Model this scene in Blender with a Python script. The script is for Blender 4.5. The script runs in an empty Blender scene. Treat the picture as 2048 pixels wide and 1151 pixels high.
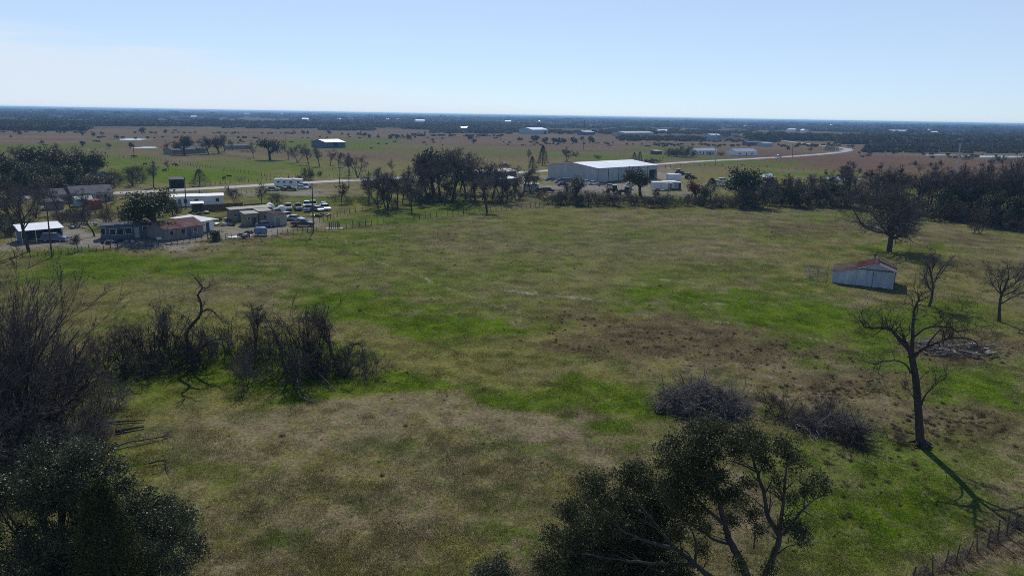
import bpy, math, random
import numpy as np
from mathutils import Matrix, Vector

SC = bpy.context.scene
COL = SC.collection
# ------------------------------------------------------------------ camera
CAM_H, FPX = 28.0, 1384.0
PITCH, ROLL = math.radians(14.02), math.radians(0.98)
_f = np.array([0, math.cos(PITCH), -math.sin(PITCH)])
_r = np.array([1.0, 0, 0]); _u = np.cross(_r, _f)
RT = _r*math.cos(ROLL)+_u*math.sin(ROLL)
UP = -_r*math.sin(ROLL)+_u*math.cos(ROLL)
cd = bpy.data.cameras.new('camera'); cam = bpy.data.objects.new('camera', cd); COL.objects.link(cam)
cd.sensor_width = 36; cd.lens = 36*FPX/2048; cd.clip_start = 0.5; cd.clip_end = 60000
cam.matrix_world = Matrix(((RT[0], UP[0], -_f[0], 0), (RT[1], UP[1], -_f[1], 0), (RT[2], UP[2], -_f[2], CAM_H), (0, 0, 0, 1)))
SC.camera = cam
# ------------------------------------------------------------------ light
SUN_EL, SUN_AZ = math.radians(44), math.radians(-9.0)
sd = bpy.data.lights.new('sun', 'SUN'); sd.energy = 3.6; sd.angle = math.radians(0.5); sd.color = (1, 0.95, 0.87)
so = bpy.data.objects.new('sun', sd); COL.objects.link(so)
sv = Vector((math.sin(SUN_AZ)*math.cos(SUN_EL), math.cos(SUN_AZ)*math.cos(SUN_EL), math.sin(SUN_EL)))
so.rotation_euler = sv.to_track_quat('Z', 'Y').to_euler(); so.location = (0, 0, 200)
W = bpy.data.worlds.new('World'); SC.world = W; W.use_nodes = True
nt = W.node_tree; nt.nodes.clear(); N = nt.nodes.new; LK = nt.links.new
sky = N('ShaderNodeTexSky'); sky.sky_type = 'NISHITA'; sky.sun_disc = False
sky.sun_elevation = SUN_EL; sky.sun_rotation = SUN_AZ; sky.air_density = 0.7; sky.dust_density = 0.15; sky.ozone_density = 3.0; sky.altitude = 60
tc = N('ShaderNodeTexCoord'); sx = N('ShaderNodeSeparateXYZ'); LK(tc.outputs['Generated'], sx.inputs[0])
def M(op, a, b=None, c=None):
    n = N('ShaderNodeMath'); n.operation = op
    for i, v in enumerate((a, b, c)):
        if v is None: continue
        if isinstance(v, (int, float)): n.inputs[i].default_value = v
        else: LK(v, n.inputs[i])
    return n.outputs[0]
# thin cirrus bank low in the sky on the left, its top sinking towards the right
mp = N('ShaderNodeMapping'); mp.inputs['Scale'].default_value = (6, 6, 60); LK(tc.outputs['Generated'], mp.inputs[0])
cn = N('ShaderNodeTexNoise'); cn.inputs['Scale'].default_value = 1.0; cn.inputs['Detail'].default_value = 5; cn.inputs['Roughness'].default_value = 0.55; LK(mp.outputs[0], cn.inputs[0])
top = M('MULTIPLY_ADD', sx.outputs[0], -0.135, 0.012)
top = M('MULTIPLY_ADD', cn.outputs[0], 0.075, M('SUBTRACT', top, 0.036))
cl = N('ShaderNodeMapRange'); cl.interpolation_type = 'SMOOTHSTEP'; LK(M('SUBTRACT', top, sx.outputs[2]), cl.inputs[0])
cl.inputs[1].default_value = -0.014; cl.inputs[2].default_value = 0.034; cl.inputs[3].default_value = 0; cl.inputs[4].default_value = 0.75
mx = N('ShaderNodeMix'); mx.data_type = 'RGBA'; LK(cl.outputs[0], mx.inputs[0]); wb = N('ShaderNodeMix'); wb.data_type = 'RGBA'; wb.blend_type = 'MULTIPLY'; wb.inputs[0].default_value = 1; LK(sky.outputs[0], wb.inputs[6]); wb.inputs[7].default_value = (0.87, 1.02, 1.18, 1)
veil = N('ShaderNodeMapRange'); veil.interpolation_type = 'SMOOTHSTEP'; LK(sx.outputs[2], veil.inputs[0]); veil.inputs[1].default_value = 0.0; veil.inputs[2].default_value = 0.6; veil.inputs[3].default_value = 0.62; veil.inputs[4].default_value = 0.0
vm = N('ShaderNodeMix'); vm.data_type = 'RGBA'; LK(veil.outputs[0], vm.inputs[0]); LK(wb.outputs[2], vm.inputs[6]); vm.inputs[7].default_value = (6.6, 7.8, 9.2, 1); LK(vm.outputs[2], mx.inputs[6])   # thin high haze low in the sky
mx.inputs[7].default_value = (7.4, 8.2, 9.2, 1)
bg = N('ShaderNodeBackground'); bg.inputs[1].default_value = 0.1; LK(mx.outputs[2], bg.inputs[0])
wo = N('ShaderNodeOutputWorld'); LK(bg.outputs[0], wo.inputs[0])
vs = SC.view_settings; vs.view_transform = 'Standard'; vs.look = 'None'; vs.gamma = 1; vs.use_curve_mapping = False; vs.exposure = 0.0
SC.cycles.max_bounces = 6; SC.cycles.diffuse_bounces = 3; SC.cycles.glossy_bounces = 2; SC.cycles.transmission_bounces = 3; SC.cycles.volume_bounces = 1
SC.cycles.transparent_max_bounces = 6; SC.cycles.use_denoising = False; SC.cycles.filter_width = 0.9; SC.cycles.sample_clamp_indirect = 3

# ------------------------------------------------------------------ pixel <-> place
def ray(x, y): return _f+RT*((x-1024)/FPX)-UP*((y-575.5)/FPX)
def G(x, y):
    d = ray(x, y); t = -CAM_H/d[2]; return np.array([d[0]*t, d[1]*t])
def AT(x, y, Y):                      # point on the pixel's ray at forward distance Y
    d = ray(x, y); t = Y/d[1]; return d*t+np.array([0, 0, CAM_H])
def PIX(X, Y, Z):                     # arrays of places -> pixels
    q = np.stack([X, Y, Z-CAM_H], -1); zc = q@_f
    zc = np.where(zc < 0.1, 0.1, zc)
    return 1024+FPX*(q@RT)/zc, 575.5-FPX*(q@UP)/zc
def HZ(x): return 212.5+35*np.asarray(x)/2048   # the far tree line in the picture

# ------------------------------------------------------------------ noise
def _hash(ix, iy, s):
    h = (ix.astype(np.int64)*374761393+iy.astype(np.int64)*668265263+s*974711) & 0x7fffffff
    h = ((h ^ (h >> 13))*1274126177) & 0x7fffffff
    return ((h ^ (h >> 16)) & 0xffff)/65535.0
def vnoise(x, y, s=0):
    ix = np.floor(x); iy = np.floor(y); fx = x-ix; fy = y-iy
    fx = fx*fx*(3-2*fx); fy = fy*fy*(3-2*fy)
    a = _hash(ix, iy, s); b = _hash(ix+1, iy, s); c = _hash(ix, iy+1, s); d = _hash(ix+1, iy+1, s)
    return (a*(1-fx)+b*fx)*(1-fy)+(c*(1-fx)+d*fx)*fy
def fbm(x, y, s=0, o=4):
    v = 0; a = .5; t = 0
    for k in range(o):
        v = v+a*vnoise(x*2**k+17.3*k, y*2**k-9.1*k, s+k); t += a; a *= .55
    return v/t
def sstep(a, b, x):
    t = np.clip((x-a)/(b-a), 0, 1); return t*t*(3-2*t)

# ------------------------------------------------------------------ materials
MATS = {}
def mat(name, col, rough=0.8, metal=0.0, var=0.25, vscale=1.0, col2=None, bump=0.0, bscale=20, spec=0.2, transl=0.0, stretch=(1, 1, 1), coat=0.0, tint=None):
    if name in MATS: return MATS[name]
    m = bpy.data.materials.new(name); m.use_nodes = True; t = m.node_tree; n = t.nodes; l = t.links.new
    p = n['Principled BSDF']; p.inputs['Roughness'].default_value = rough; p.inputs['Metallic'].default_value = metal
    p.inputs['Specular IOR Level'].default_value = spec; p.inputs['Coat Weight'].default_value = coat
    tcn = n.new('ShaderNodeTexCoord'); mpn = n.new('ShaderNodeMapping'); l(tcn.outputs['Object'], mpn.inputs[0]); mpn.inputs['Scale'].default_value = stretch
    nz = n.new('ShaderNodeTexNoise'); nz.inputs['Scale'].default_value = vscale; nz.inputs['Detail'].default_value = 6; nz.inputs['Roughness'].default_value = .65; l(mpn.outputs[0], nz.inputs[0])
    rp = n.new('ShaderNodeValToRGB'); rp.color_ramp.elements[0].position = .32; rp.color_ramp.elements[1].position = .68
    c1 = tuple(c*(1-var) for c in col); c2 = col2 if col2 else tuple(min(1, c*(1+var)) for c in col)
    rp.color_ramp.elements[0].color = (*c1, 1); rp.color_ramp.elements[1].color = (*c2, 1); l(nz.outputs[0], rp.inputs[0])
    out = rp.outputs[0]
    if tint:
        at = n.new('ShaderNodeAttribute'); at.attribute_name = tint[0]; at.attribute_type = tint[1]
        mm = n.new('ShaderNodeMix'); mm.data_type = 'RGBA'; mm.blend_type = 'MULTIPLY'; mm.inputs[0].default_value = 1; l(out, mm.inputs[6]); l(at.outputs['Color'], mm.inputs[7]); out = mm.outputs[2]
    l(out, p.inputs['Base Color'])
    if bump:
        nb = n.new('ShaderNodeTexNoise'); nb.inputs['Scale'].default_value = bscale; nb.inputs['Detail'].default_value = 4; l(mpn.outputs[0], nb.inputs[0])
        bp = n.new('ShaderNodeBump'); bp.inputs['Strength'].default_value = bump; bp.inputs['Distance'].default_value = .05; l(nb.outputs[0], bp.inputs['Height']); l(bp.outputs[0], p.inputs['Normal'])
    if transl:
        tb = n.new('ShaderNodeBsdfTranslucent'); l(out, tb.inputs[0]); ms = n.new('ShaderNodeMixShader'); ms.inputs[0].default_value = transl
        l(p.outputs[0], ms.inputs[1]); l(tb.outputs[0], ms.inputs[2]); l(ms.outputs[0], n['Material Output'].inputs[0])
    MATS[name] = m; return m

# ------------------------------------------------------------------ meshes
class MB:
    def __init__(s): s.v = []; s.f = []
    def add(s, vs, fs):
        o = len(s.v); s.v += [tuple(map(float, q)) for q in vs]; s.f += [tuple(i+o for i in q) for q in fs]; return s
    def box(s, x0, x1, y0, y1, z0, z1):
        return s.add([(x0, y0, z0), (x1, y0, z0), (x1, y1, z0), (x0, y1, z0), (x0, y0, z1), (x1, y0, z1), (x1, y1, z1), (x0, y1, z1)],
                     [(0, 3, 2, 1), (4, 5, 6, 7), (0, 1, 5, 4), (1, 2, 6, 5), (2, 3, 7, 6), (3, 0, 4, 7)])
    def slab(s, q, th):                # quad thickened downwards
        q = [np.array(p, float) for p in q]; nrm = np.cross(q[1]-q[0], q[3]-q[0]); nrm /= np.linalg.norm(nrm)
        b = [p-nrm*th for p in q]; n = len(q)
        return s.add(q+b, [tuple(range(n)), tuple(range(2*n-1, n-1, -1))]+[((i+1) % n, i, n+i, n+(i+1) % n) for i in range(n)])
    def prism(s, poly, axis, a, b):    # polygon in the other two axes, extruded along axis
        n = len(poly); mk = {0: lambda p, t: (t, p[0], p[1]), 1: lambda p, t: (p[0], t, p[1]), 2: lambda p, t: (p[0], p[1], t)}[axis]
        return s.add([mk(p, a) for p in poly]+[mk(p, b) for p in poly],
                     [tuple(range(n)), tuple(range(2*n-1, n-1, -1))]+[((i+1) % n, i, n+i, n+(i+1) % n) for i in range(n)])
    def cyl(s, p, q, r0, r1=None, n=8, caps=True):
        p = np.array(p, float); q = np.array(q, float); r1 = r0 if r1 is None else r1
        t = (q-p)/np.linalg.norm(q-p); a = np.cross(t, (0, 0, 1) if abs(t[2]) < .9 else (1, 0, 0)); a /= np.linalg.norm(a); b = np.cross(t, a)
        vs = [c+r*(a*math.cos(2*math.pi*i/n)+b*math.sin(2*math.pi*i/n)) for c, r in ((p, r0), (q, r1)) for i in range(n)]
        fs = [(i, (i+1) % n, n+(i+1) % n, n+i) for i in range(n)]
        if caps: fs += [tuple(range(n-1, -1, -1)), tuple(range(n, 2*n))]
        return s.add(vs, fs)
    def mesh(s, name, smooth=False):
        me = bpy.data.meshes.new(name); me.from_pydata(s.v, [], s.f)
        if smooth: me.polygons.foreach_set('use_smooth', [True]*len(me.polygons))
        me.update(); return me
def np_mesh(name, verts, quads, smooth=False):
    me = bpy.data.meshes.new(name); verts = np.asarray(verts, np.float32); quads = np.asarray(quads, np.int32); k = quads.shape[1]
    me.vertices.add(len(verts)); me.vertices.foreach_set('co', verts.ravel())
    me.loops.add(quads.size); me.loops.foreach_set('vertex_index', quads.ravel())
    me.polygons.add(len(quads)); me.polygons.foreach_set('loop_start', np.arange(len(quads), dtype=np.int32)*k)
    if smooth: me.polygons.foreach_set('use_smooth', np.ones(len(quads), bool))
    me.update(calc_edges=True); return me
def obj(name, me, m=None, parent=None, loc=(0, 0, 0), rz=0):
    if isinstance(me, MB): me = me.mesh(name)
    o = bpy.data.objects.new(name, me); COL.objects.link(o); o.parent = parent; o.location = loc; o.rotation_euler = (0, 0, rz)
    if m and not me.materials: me.materials.append(m)
    return o
def tag(o, label=None, cat=None, group=None, kind=None):
    if label: o['label'] = label
    if cat: o['category'] = cat
    if group: o['group'] = group
    if kind: o['kind'] = kind
    return o
def thing(name, label, cat, loc=(0, 0, 0), rz=0, group=None):
    o = bpy.data.objects.new(name, None); COL.objects.link(o); o.location = tuple(map(float, loc)); o.rotation_euler = (0, 0, rz); o.empty_display_size = .2
    return tag(o, label, cat, group)
def copy_tree(o, loc, rz, scale=1.0, label=None, group=None, cat=None):
    def rec(a, par):
        c = a.copy(); COL.objects.link(c); c.parent = par
        for ch in a.children: rec(ch, c)
        return c
    r = rec(o, None); r.location = tuple(map(float, loc)); r.rotation_euler = (0, 0, rz)
    r.scale = (scale,)*3 if isinstance(scale, (int, float)) else scale
    tag(r, label, cat, group); return r
def remove_tree(o):
    for c in list(o.children): remove_tree(c)
    bpy.data.objects.remove(o)

# ------------------------------------------------------------------ many instances of small geometry as one "stuff" object
def scatter(name, protos, pts, rots, scls, pid, tints, m, label, cat):
    V = []; Fq = []; a_id = []; shade = []
    for k, (v, f, sh) in enumerate(protos):
        o = len(a_id); V.append(np.asarray(v, float)); Fq += [tuple(i+o for i in q) for q in f]; a_id += [k+1]*len(v); shade += list(sh)
    o = len(a_id); n = len(pts)
    me = bpy.data.meshes.new(name); me.from_pydata([tuple(p) for p in np.concatenate(V+[np.asarray(pts, float)])], [], Fq)
    aid = np.concatenate([np.array(a_id), -1-np.asarray(pid)]).astype(np.int32)
    me.attributes.new('pid', 'INT', 'POINT').data.foreach_set('value', aid)
    pad3 = np.zeros((o, 3)); 
    me.attributes.new('rot', 'FLOAT_VECTOR', 'POINT').data.foreach_set('vector', np.concatenate([pad3, rots]).astype(np.float32).ravel())
    me.attributes.new('scl', 'FLOAT_VECTOR', 'POINT').data.foreach_set('vector', np.concatenate([pad3, scls]).astype(np.float32).ravel())
    me.attributes.new('tint', 'FLOAT_COLOR', 'POINT').data.foreach_set('color', np.concatenate([np.ones((o, 4)), np.concatenate([tints, np.ones((n, 1))], 1)]).astype(np.float32).ravel())
    me.attributes.new('shade', 'FLOAT', 'POINT').data.foreach_set('value', np.concatenate([np.array(shade), np.zeros(n)]).astype(np.float32))
    me.materials.append(m)
    ob = obj(name, me); tag(ob, label, cat, kind='stuff')
    g = bpy.data.node_groups.new(name+'_nodes', 'GeometryNodeTree')
    g.interface.new_socket('Geometry', in_out='INPUT', socket_type='NodeSocketGeometry'); g.interface.new_socket('Geometry', in_out='OUTPUT', socket_type='NodeSocketGeometry')
    nn = g.nodes.new; ll = g.links.new; gi = nn('NodeGroupInput'); go = nn('NodeGroupOutput'); jn = nn('GeometryNodeJoinGeometry')
    def attr(nm, ty):
        a = nn('GeometryNodeInputNamedAttribute'); a.data_type = ty; a.inputs['Name'].default_value = nm; return a.outputs[0]
    idn = attr('pid', 'INT'); rt = attr('rot', 'FLOAT_VECTOR'); sl = attr('scl', 'FLOAT_VECTOR')
    def sep(val):
        c = nn('FunctionNodeCompare'); c.data_type = 'INT'; c.operation = 'EQUAL'; ll(idn, c.inputs[2]); c.inputs[3].default_value = val
        s = nn('GeometryNodeSeparateGeometry'); s.domain = 'POINT'; ll(gi.outputs[0], s.inputs[0]); ll(c.outputs[0], s.inputs[1]); return s.outputs[0]
    for k in range(len(protos)):
        ip = nn('GeometryNodeInstanceOnPoints'); ll(sep(-1-k), ip.inputs['Points']); ll(sep(k+1), ip.inputs['Instance'])
        e2 = nn('FunctionNodeEulerToRotation'); ll(rt, e2.inputs[0]); ll(e2.outputs[0], ip.inputs['Rotation']); ll(sl, ip.inputs['Scale'])
        ll(ip.outputs[0], jn.inputs[0])
    ll(jn.outputs[0], go.inputs[0])
    md = ob.modifiers.new('instances', 'NODES'); md.node_group = g
    return ob
# ================================================================== ground
GREEN = np.array([0.074, 0.128, 0.003]); OLIVE = np.array([0.140, 0.136, 0.038]); TAN = np.array([0.190, 0.152, 0.098]); BROWN = np.array([0.108, 0.080, 0.046])
PALE = np.array([0.38, 0.355, 0.30]); GRAVEL = np.array([0.24, 0.215, 0.19]); DRY = np.array([0.150, 0.112, 0.075]); PLOW = np.array([0.135, 0.088, 0.062]); WOOD = np.array([0.055, 0.058, 0.035])
BLOBS = [  # colour, centre px, radius px, amount
 ('g', 760, 615, 200, 36, .95), ('g', 890, 650, 110, 24, .95), ('g', 700, 600, 90, 22, .7), ('g', 1000, 640, 110, 16, .5), ('g', 1330, 588, 130, 26, .9), ('g', 1500, 612, 190, 34, .85), ('g', 1640, 640, 160, 48, .95), ('g', 1740, 700, 130, 50, .85),
 ('g', 1900, 770, 170, 55, .95), ('g', 2010, 800, 90, 50, .9), ('g', 1150, 795, 190, 24, .85), ('g', 980, 778, 170, 16, .6), ('g', 720, 775, 120, 30, .9), ('g', 560, 740, 170, 40, .9), ('g', 660, 715, 80, 20, .8), ('g', 1260, 830, 110, 34, .95),
 ('g', 430, 770, 90, 20, .6), ('g', 300, 525, 240, 18, .95), ('g', 140, 540, 120, 26, .95), ('g', 470, 545, 150, 14, .5), ('g', 640, 495, 150, 12, .7), ('g', 760, 440, 130, 12, .9), ('g', 900, 422, 150, 9, .8), ('g', 690, 402, 110, 8, .8), ('g', 570, 395, 90, 6, .7), ('g', 880, 408, 70, 7, 1.),
 ('g', 1330, 397, 90, 7, 1.), ('g', 1130, 400, 60, 6, .5), ('g', 1700, 432, 210, 10, .45), ('g', 1830, 492, 90, 9, 1.), ('g', 1500, 328, 120, 6, .7), ('g', 1620, 348, 130, 6, .8), ('g', 440, 352, 90, 14, .9), ('g', 300, 350, 120, 18, .9), ('g', 520, 330, 160, 14, .6), ('g', 250, 322, 70, 10, .8), ('g', 680, 345, 70, 8, .6),
 ('g', 1000, 306, 200, 7, .45), ('g', 1210, 313, 130, 5, .8), ('g', 760, 297, 120, 6, .35), ('g', 1720, 960, 190, 110, .55), ('g', 1880, 930, 150, 90, .6), ('g', 1700, 1070, 200, 90, .65), ('g', 1880, 1040, 150, 70, .6), ('g', 1050, 540, 420, 40, .22), ('g', 1450, 460, 260, 16, .3), ('g', 900, 560, 120, 16, .5), ('g', 270, 780, 160, 60, .35), ('g', 420, 940, 90, 30, .5),
 ('g', 1420, 545, 160, 14, .4), ('g', 1250, 600, 150, 20, .7), ('g', 1560, 590, 120, 22, .8), ('g', 1900, 640, 130, 36, .7), ('g', 1000, 605, 160, 18, .5), ('g', 1800, 640, 120, 30, .7), ('g', 620, 560, 150, 18, .35), ('g', 1120, 480, 260, 22, .3), ('g', 760, 470, 120, 12, .5), ('g', 760, 500, 160, 10, .35),
 ('t', 650, 850, 270, 42, .7), ('t', 850, 822, 190, 26, .7), ('t', 1130, 868, 120, 22, .9), ('t', 1010, 838, 140, 22, .75), ('t', 470, 890, 150, 45, .5), ('t', 640, 980, 320, 100, .3), ('t', 1000, 980, 200, 90, .2), ('t', 425, 1125, 40, 22, .95), ('t', 340, 585, 130, 22, .35), ('t', 1120, 600, 150, 18, .4),
 ('t', 1200, 905, 60, 14, .8), ('t', 730, 680, 90, 10, .5), ('t', 880, 610, 40, 6, .9), ('t', 950, 628, 60, 5, .7), ('t', 1500, 578, 60, 7, .6), ('t', 1190, 560, 130, 10, .35), ('t', 1660, 590, 130, 10, .5), ('t', 2000, 610, 90, 12, .4), ('t', 500, 585, 120, 20, .3), ('t', 900, 490, 200, 12, .3), ('t', 640, 1040, 90, 24, .5), ('t', 900, 905, 160, 30, .3),
 ('b', 1330, 690, 230, 32, .9), ('b', 1530, 712, 170, 30, .9), ('b', 1450, 665, 180, 22, .7), ('b', 1690, 775, 140, 28, .75), ('b', 1880, 845, 150, 40, .6), ('b', 1130, 632, 110, 18, .5), ('b', 900, 474, 45, 5, .7), ('b', 1620, 452, 80, 14, .8), ('b', 1940, 698, 130, 32, .85), ('b', 1985, 540, 90, 15, .8),
 ('b', 1900, 482, 150, 10, .5), ('b', 860, 410, 60, 4, .3), ('b', 1060, 405, 60, 6, .7), ('t', 2030, 1105, 60, 30, .6), ('b', 2020, 1080, 60, 40, .55), ('b', 470, 478, 130, 7, .7), ('b', 300, 492, 120, 7, .5), ('b', 60, 700, 170, 170, .45), ('b', 160, 860, 160, 60, .4), ('b', 450, 398, 70, 6, .5), ('b', 560, 398, 60, 5, .4),
 ('b', 680, 400, 50, 5, .4), ('b', 760, 310, 90, 7, .4), ('b', 1300, 640, 200, 16, .35),
 ('r', 1200, 374, 130, 8, .95), ('r', 1110, 372, 60, 10, .9), ('r', 1330, 352, 40, 12, .9), ('r', 1240, 385, 70, 4, .7), ('r', 490, 455, 110, 12, .85), ('r', 610, 447, 90, 8, .7), ('r', 130, 482, 120, 20, .95), ('r', 60, 490, 90, 14, .9), ('r', 330, 484, 120, 8, .85), ('r', 570, 386, 90, 5, .9), ('r', 170, 440, 90, 16, .5), ('r', 1010, 352, 70, 8, .8), ('r', 1400, 372, 90, 8, .4),
 ('r', 1680, 300, 20, 3, .5),
]
LINES = [  # worn tracks, ground strips and painted wire shadows: colour, width px, amount, pixels
 ('p', 1.4, .75, [(690, 478), (700, 494), (722, 510), (745, 519), (790, 535), (830, 548)]),
 ('p', 2.1, .95, [(830, 548), (850, 557), (880, 570), (900, 578), (918, 583)]),
 ('p', 1.4, .5, [(918, 583), (945, 594), (985, 607), (1040, 620)]),
 ('p', 2.6, .95, [(1010, 579), (1045, 583), (1062, 586), (1100, 590), (1150, 595), (1195, 600)]),
 ('p', 1.5, .5, [(1195, 600), (1260, 604), (1330, 606)]), ('p', 1.5, .6, [(985, 572), (1030, 580)]),
 ('p', 1.6, .6, [(1430, 642), (1460, 647)]), ('p', 1.2, .7, [(1622, 677), (1655, 683)]), ('p', 1.4, .6, [(1998, 772), (2048, 780)]), ('p', 1.9, .5, [(1320, 558), (1390, 566)]), ('p', 1.9, .5, [(1400, 605), (1450, 608)]),
 ('d', 1.6, .5, [(690, 467), (800, 478), (950, 494), (1100, 507), (1300, 520)]), ('d', 1.6, .5, [(800, 462), (1000, 472), (1250, 484), (1450, 490)]),  # shadows of overhead wires, painted as dark lines into the ground colour
 ('t', 5, .8, [(455, 304), (512, 312), (560, 318), (640, 331), (700, 338), (750, 343), (792, 352)]),
 ('t', 3, .7, [(1450, 331), (1520, 337), (1600, 342), (1670, 348), (1720, 352)]), ('t', 2.2, .7, [(375, 265), (420, 263)]),
 ('r', 12, .7, [(1390, 392), (1300, 388), (1230, 382), (1120, 384), (1020, 372)]),
 ('r', 10, .9, [(0, 498), (110, 490), (250, 488), (380, 478), (470, 470), (560, 456)]),
 ('t', 15, .85, [(1865, 1172), (1960, 1126), (2060, 1072)]), ('b', 7, .8, [(1830, 1160), (1930, 1112), (2060, 1040)]),
 ('t', 14, .55, [(1090, 850), (1130, 872), (1190, 895), (1250, 912), (1300, 918)]),
]
CMAP = dict(g=GREEN, t=TAN, b=BROWN, p=PALE, r=GRAVEL, d=BROWN*.7)
def ground_colour(X, Y):
    X = np.asarray(X, float); Y = np.asarray(Y, float); D = np.hypot(X, Y)
    px, py = PIX(X, Y, np.zeros_like(X)); hz = 213+35*px/2048
    n1 = fbm(X/9, Y/9, 3); n2 = fbm(X/2.2, Y/2.2, 11); n3 = fbm(X/38, Y/38, 29); n4 = fbm(X/160, Y/160, 41, 5); n0 = fbm(X/.7, Y/.7, 57, 3)
    c = OLIVE[None]*(1-sstep(.35, .68, n3*.5+n2*.5))[:, None]+TAN[None]*.85*sstep(.35, .68, n3*.5+n2*.5)[:, None]
    c = c*(1.27-.02*sstep(70, 190, D))[:, None]
    far = sstep(300, 520, D)
    fcol = DRY[None]*(0.72+.55*fbm(X/60, Y/25, 71))[:, None]
    gg = (sstep(.55, .68, n4)*(1-sstep(700, 1000, D))*.55)[:, None]; fcol = fcol*(1-gg)+GREEN*1.1*gg
    pl = (sstep(120, 200, X)*sstep(380, 400, D+60*(n3-.5))*(1-sstep(640, 700, D)))[:, None]; fcol = fcol*(1-pl)+PLOW*(.8+.4*n1[:, None])*pl
    wd = sstep(1050, 1350, D+500*(n4-.5))[:, None]*(.35+.6*sstep(.42, .6, fbm(X/300, Y/700, 83)))[:, None]; fcol = fcol*(1-wd)+WOOD*wd
    c = c*(1-far)[:, None]+fcol*far[:, None]
    # fine green regrowth speckle
    sp = (sstep(.50, .66, n2*.45+n1*.35+n0*.2)*.75*(1-far))[:, None]; c = c*(1-sp)+GREEN*1.05*sp
    dk = (sstep(.60, .74, n0*.5+fbm(X/3.1, Y/3.1, 91)*.5)*.5*(1-far))[:, None]; c = c*(1-dk)+BROWN*.85*dk
    k = np.clip((py-hz), 3, 400)/300
    wx = px+(n1-.5)*260*k+(n2-.5)*90*k; wy = py+(fbm(X/8, Y/8, 5)-.5)*60*k+(fbm(X/2, Y/2, 6)-.5)*26*k
    for ty, cx, cy, rx, ry, am in BLOBS:
        q = ((wx-cx)/rx)**2+((wy-cy)/ry)**2
        a = am*(1-sstep(.35, 1.5, q))*((.78 if ty == 'g' else .55)+(.22 if ty == 'g' else .45)*sstep(.3, .6, n2*.6+n0*.4) if ty in 'gtb' else 1)
        a = np.where(Y < 5, 0, a)[:, None]
        c = c*(1-a)+CMAP[ty]*(.85+.3*n0[:, None])*1.12*a
    for ty, w, am, pts in LINES:
        best = np.full(px.shape, 1e9); lx = px+(n2-.5)*9*np.clip(k, .2, 2); ly = py+(n0-.5)*5*np.clip(k, .2, 2)+(n2-.5)*5*k
        for (ax, ay), (bx, by) in zip(pts[:-1], pts[1:]):
            dx, dy = bx-ax, by-ay; t = np.clip(((lx-ax)*dx+(ly-ay)*dy)/(dx*dx+dy*dy), 0, 1); best = np.minimum(best, np.hypot(lx-ax-t*dx, ly-ay-t*dy))
        a = am*(1-sstep(w*.25, w*.85, best))*(.9*sstep(.33, .55, n2) if ty == 'p' else .45+.55*sstep(.32, .6, n2))
        a = np.where(Y < 5, 0, a)[:, None]; c = c*(1-a)+CMAP[ty]*a
    return c
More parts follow.
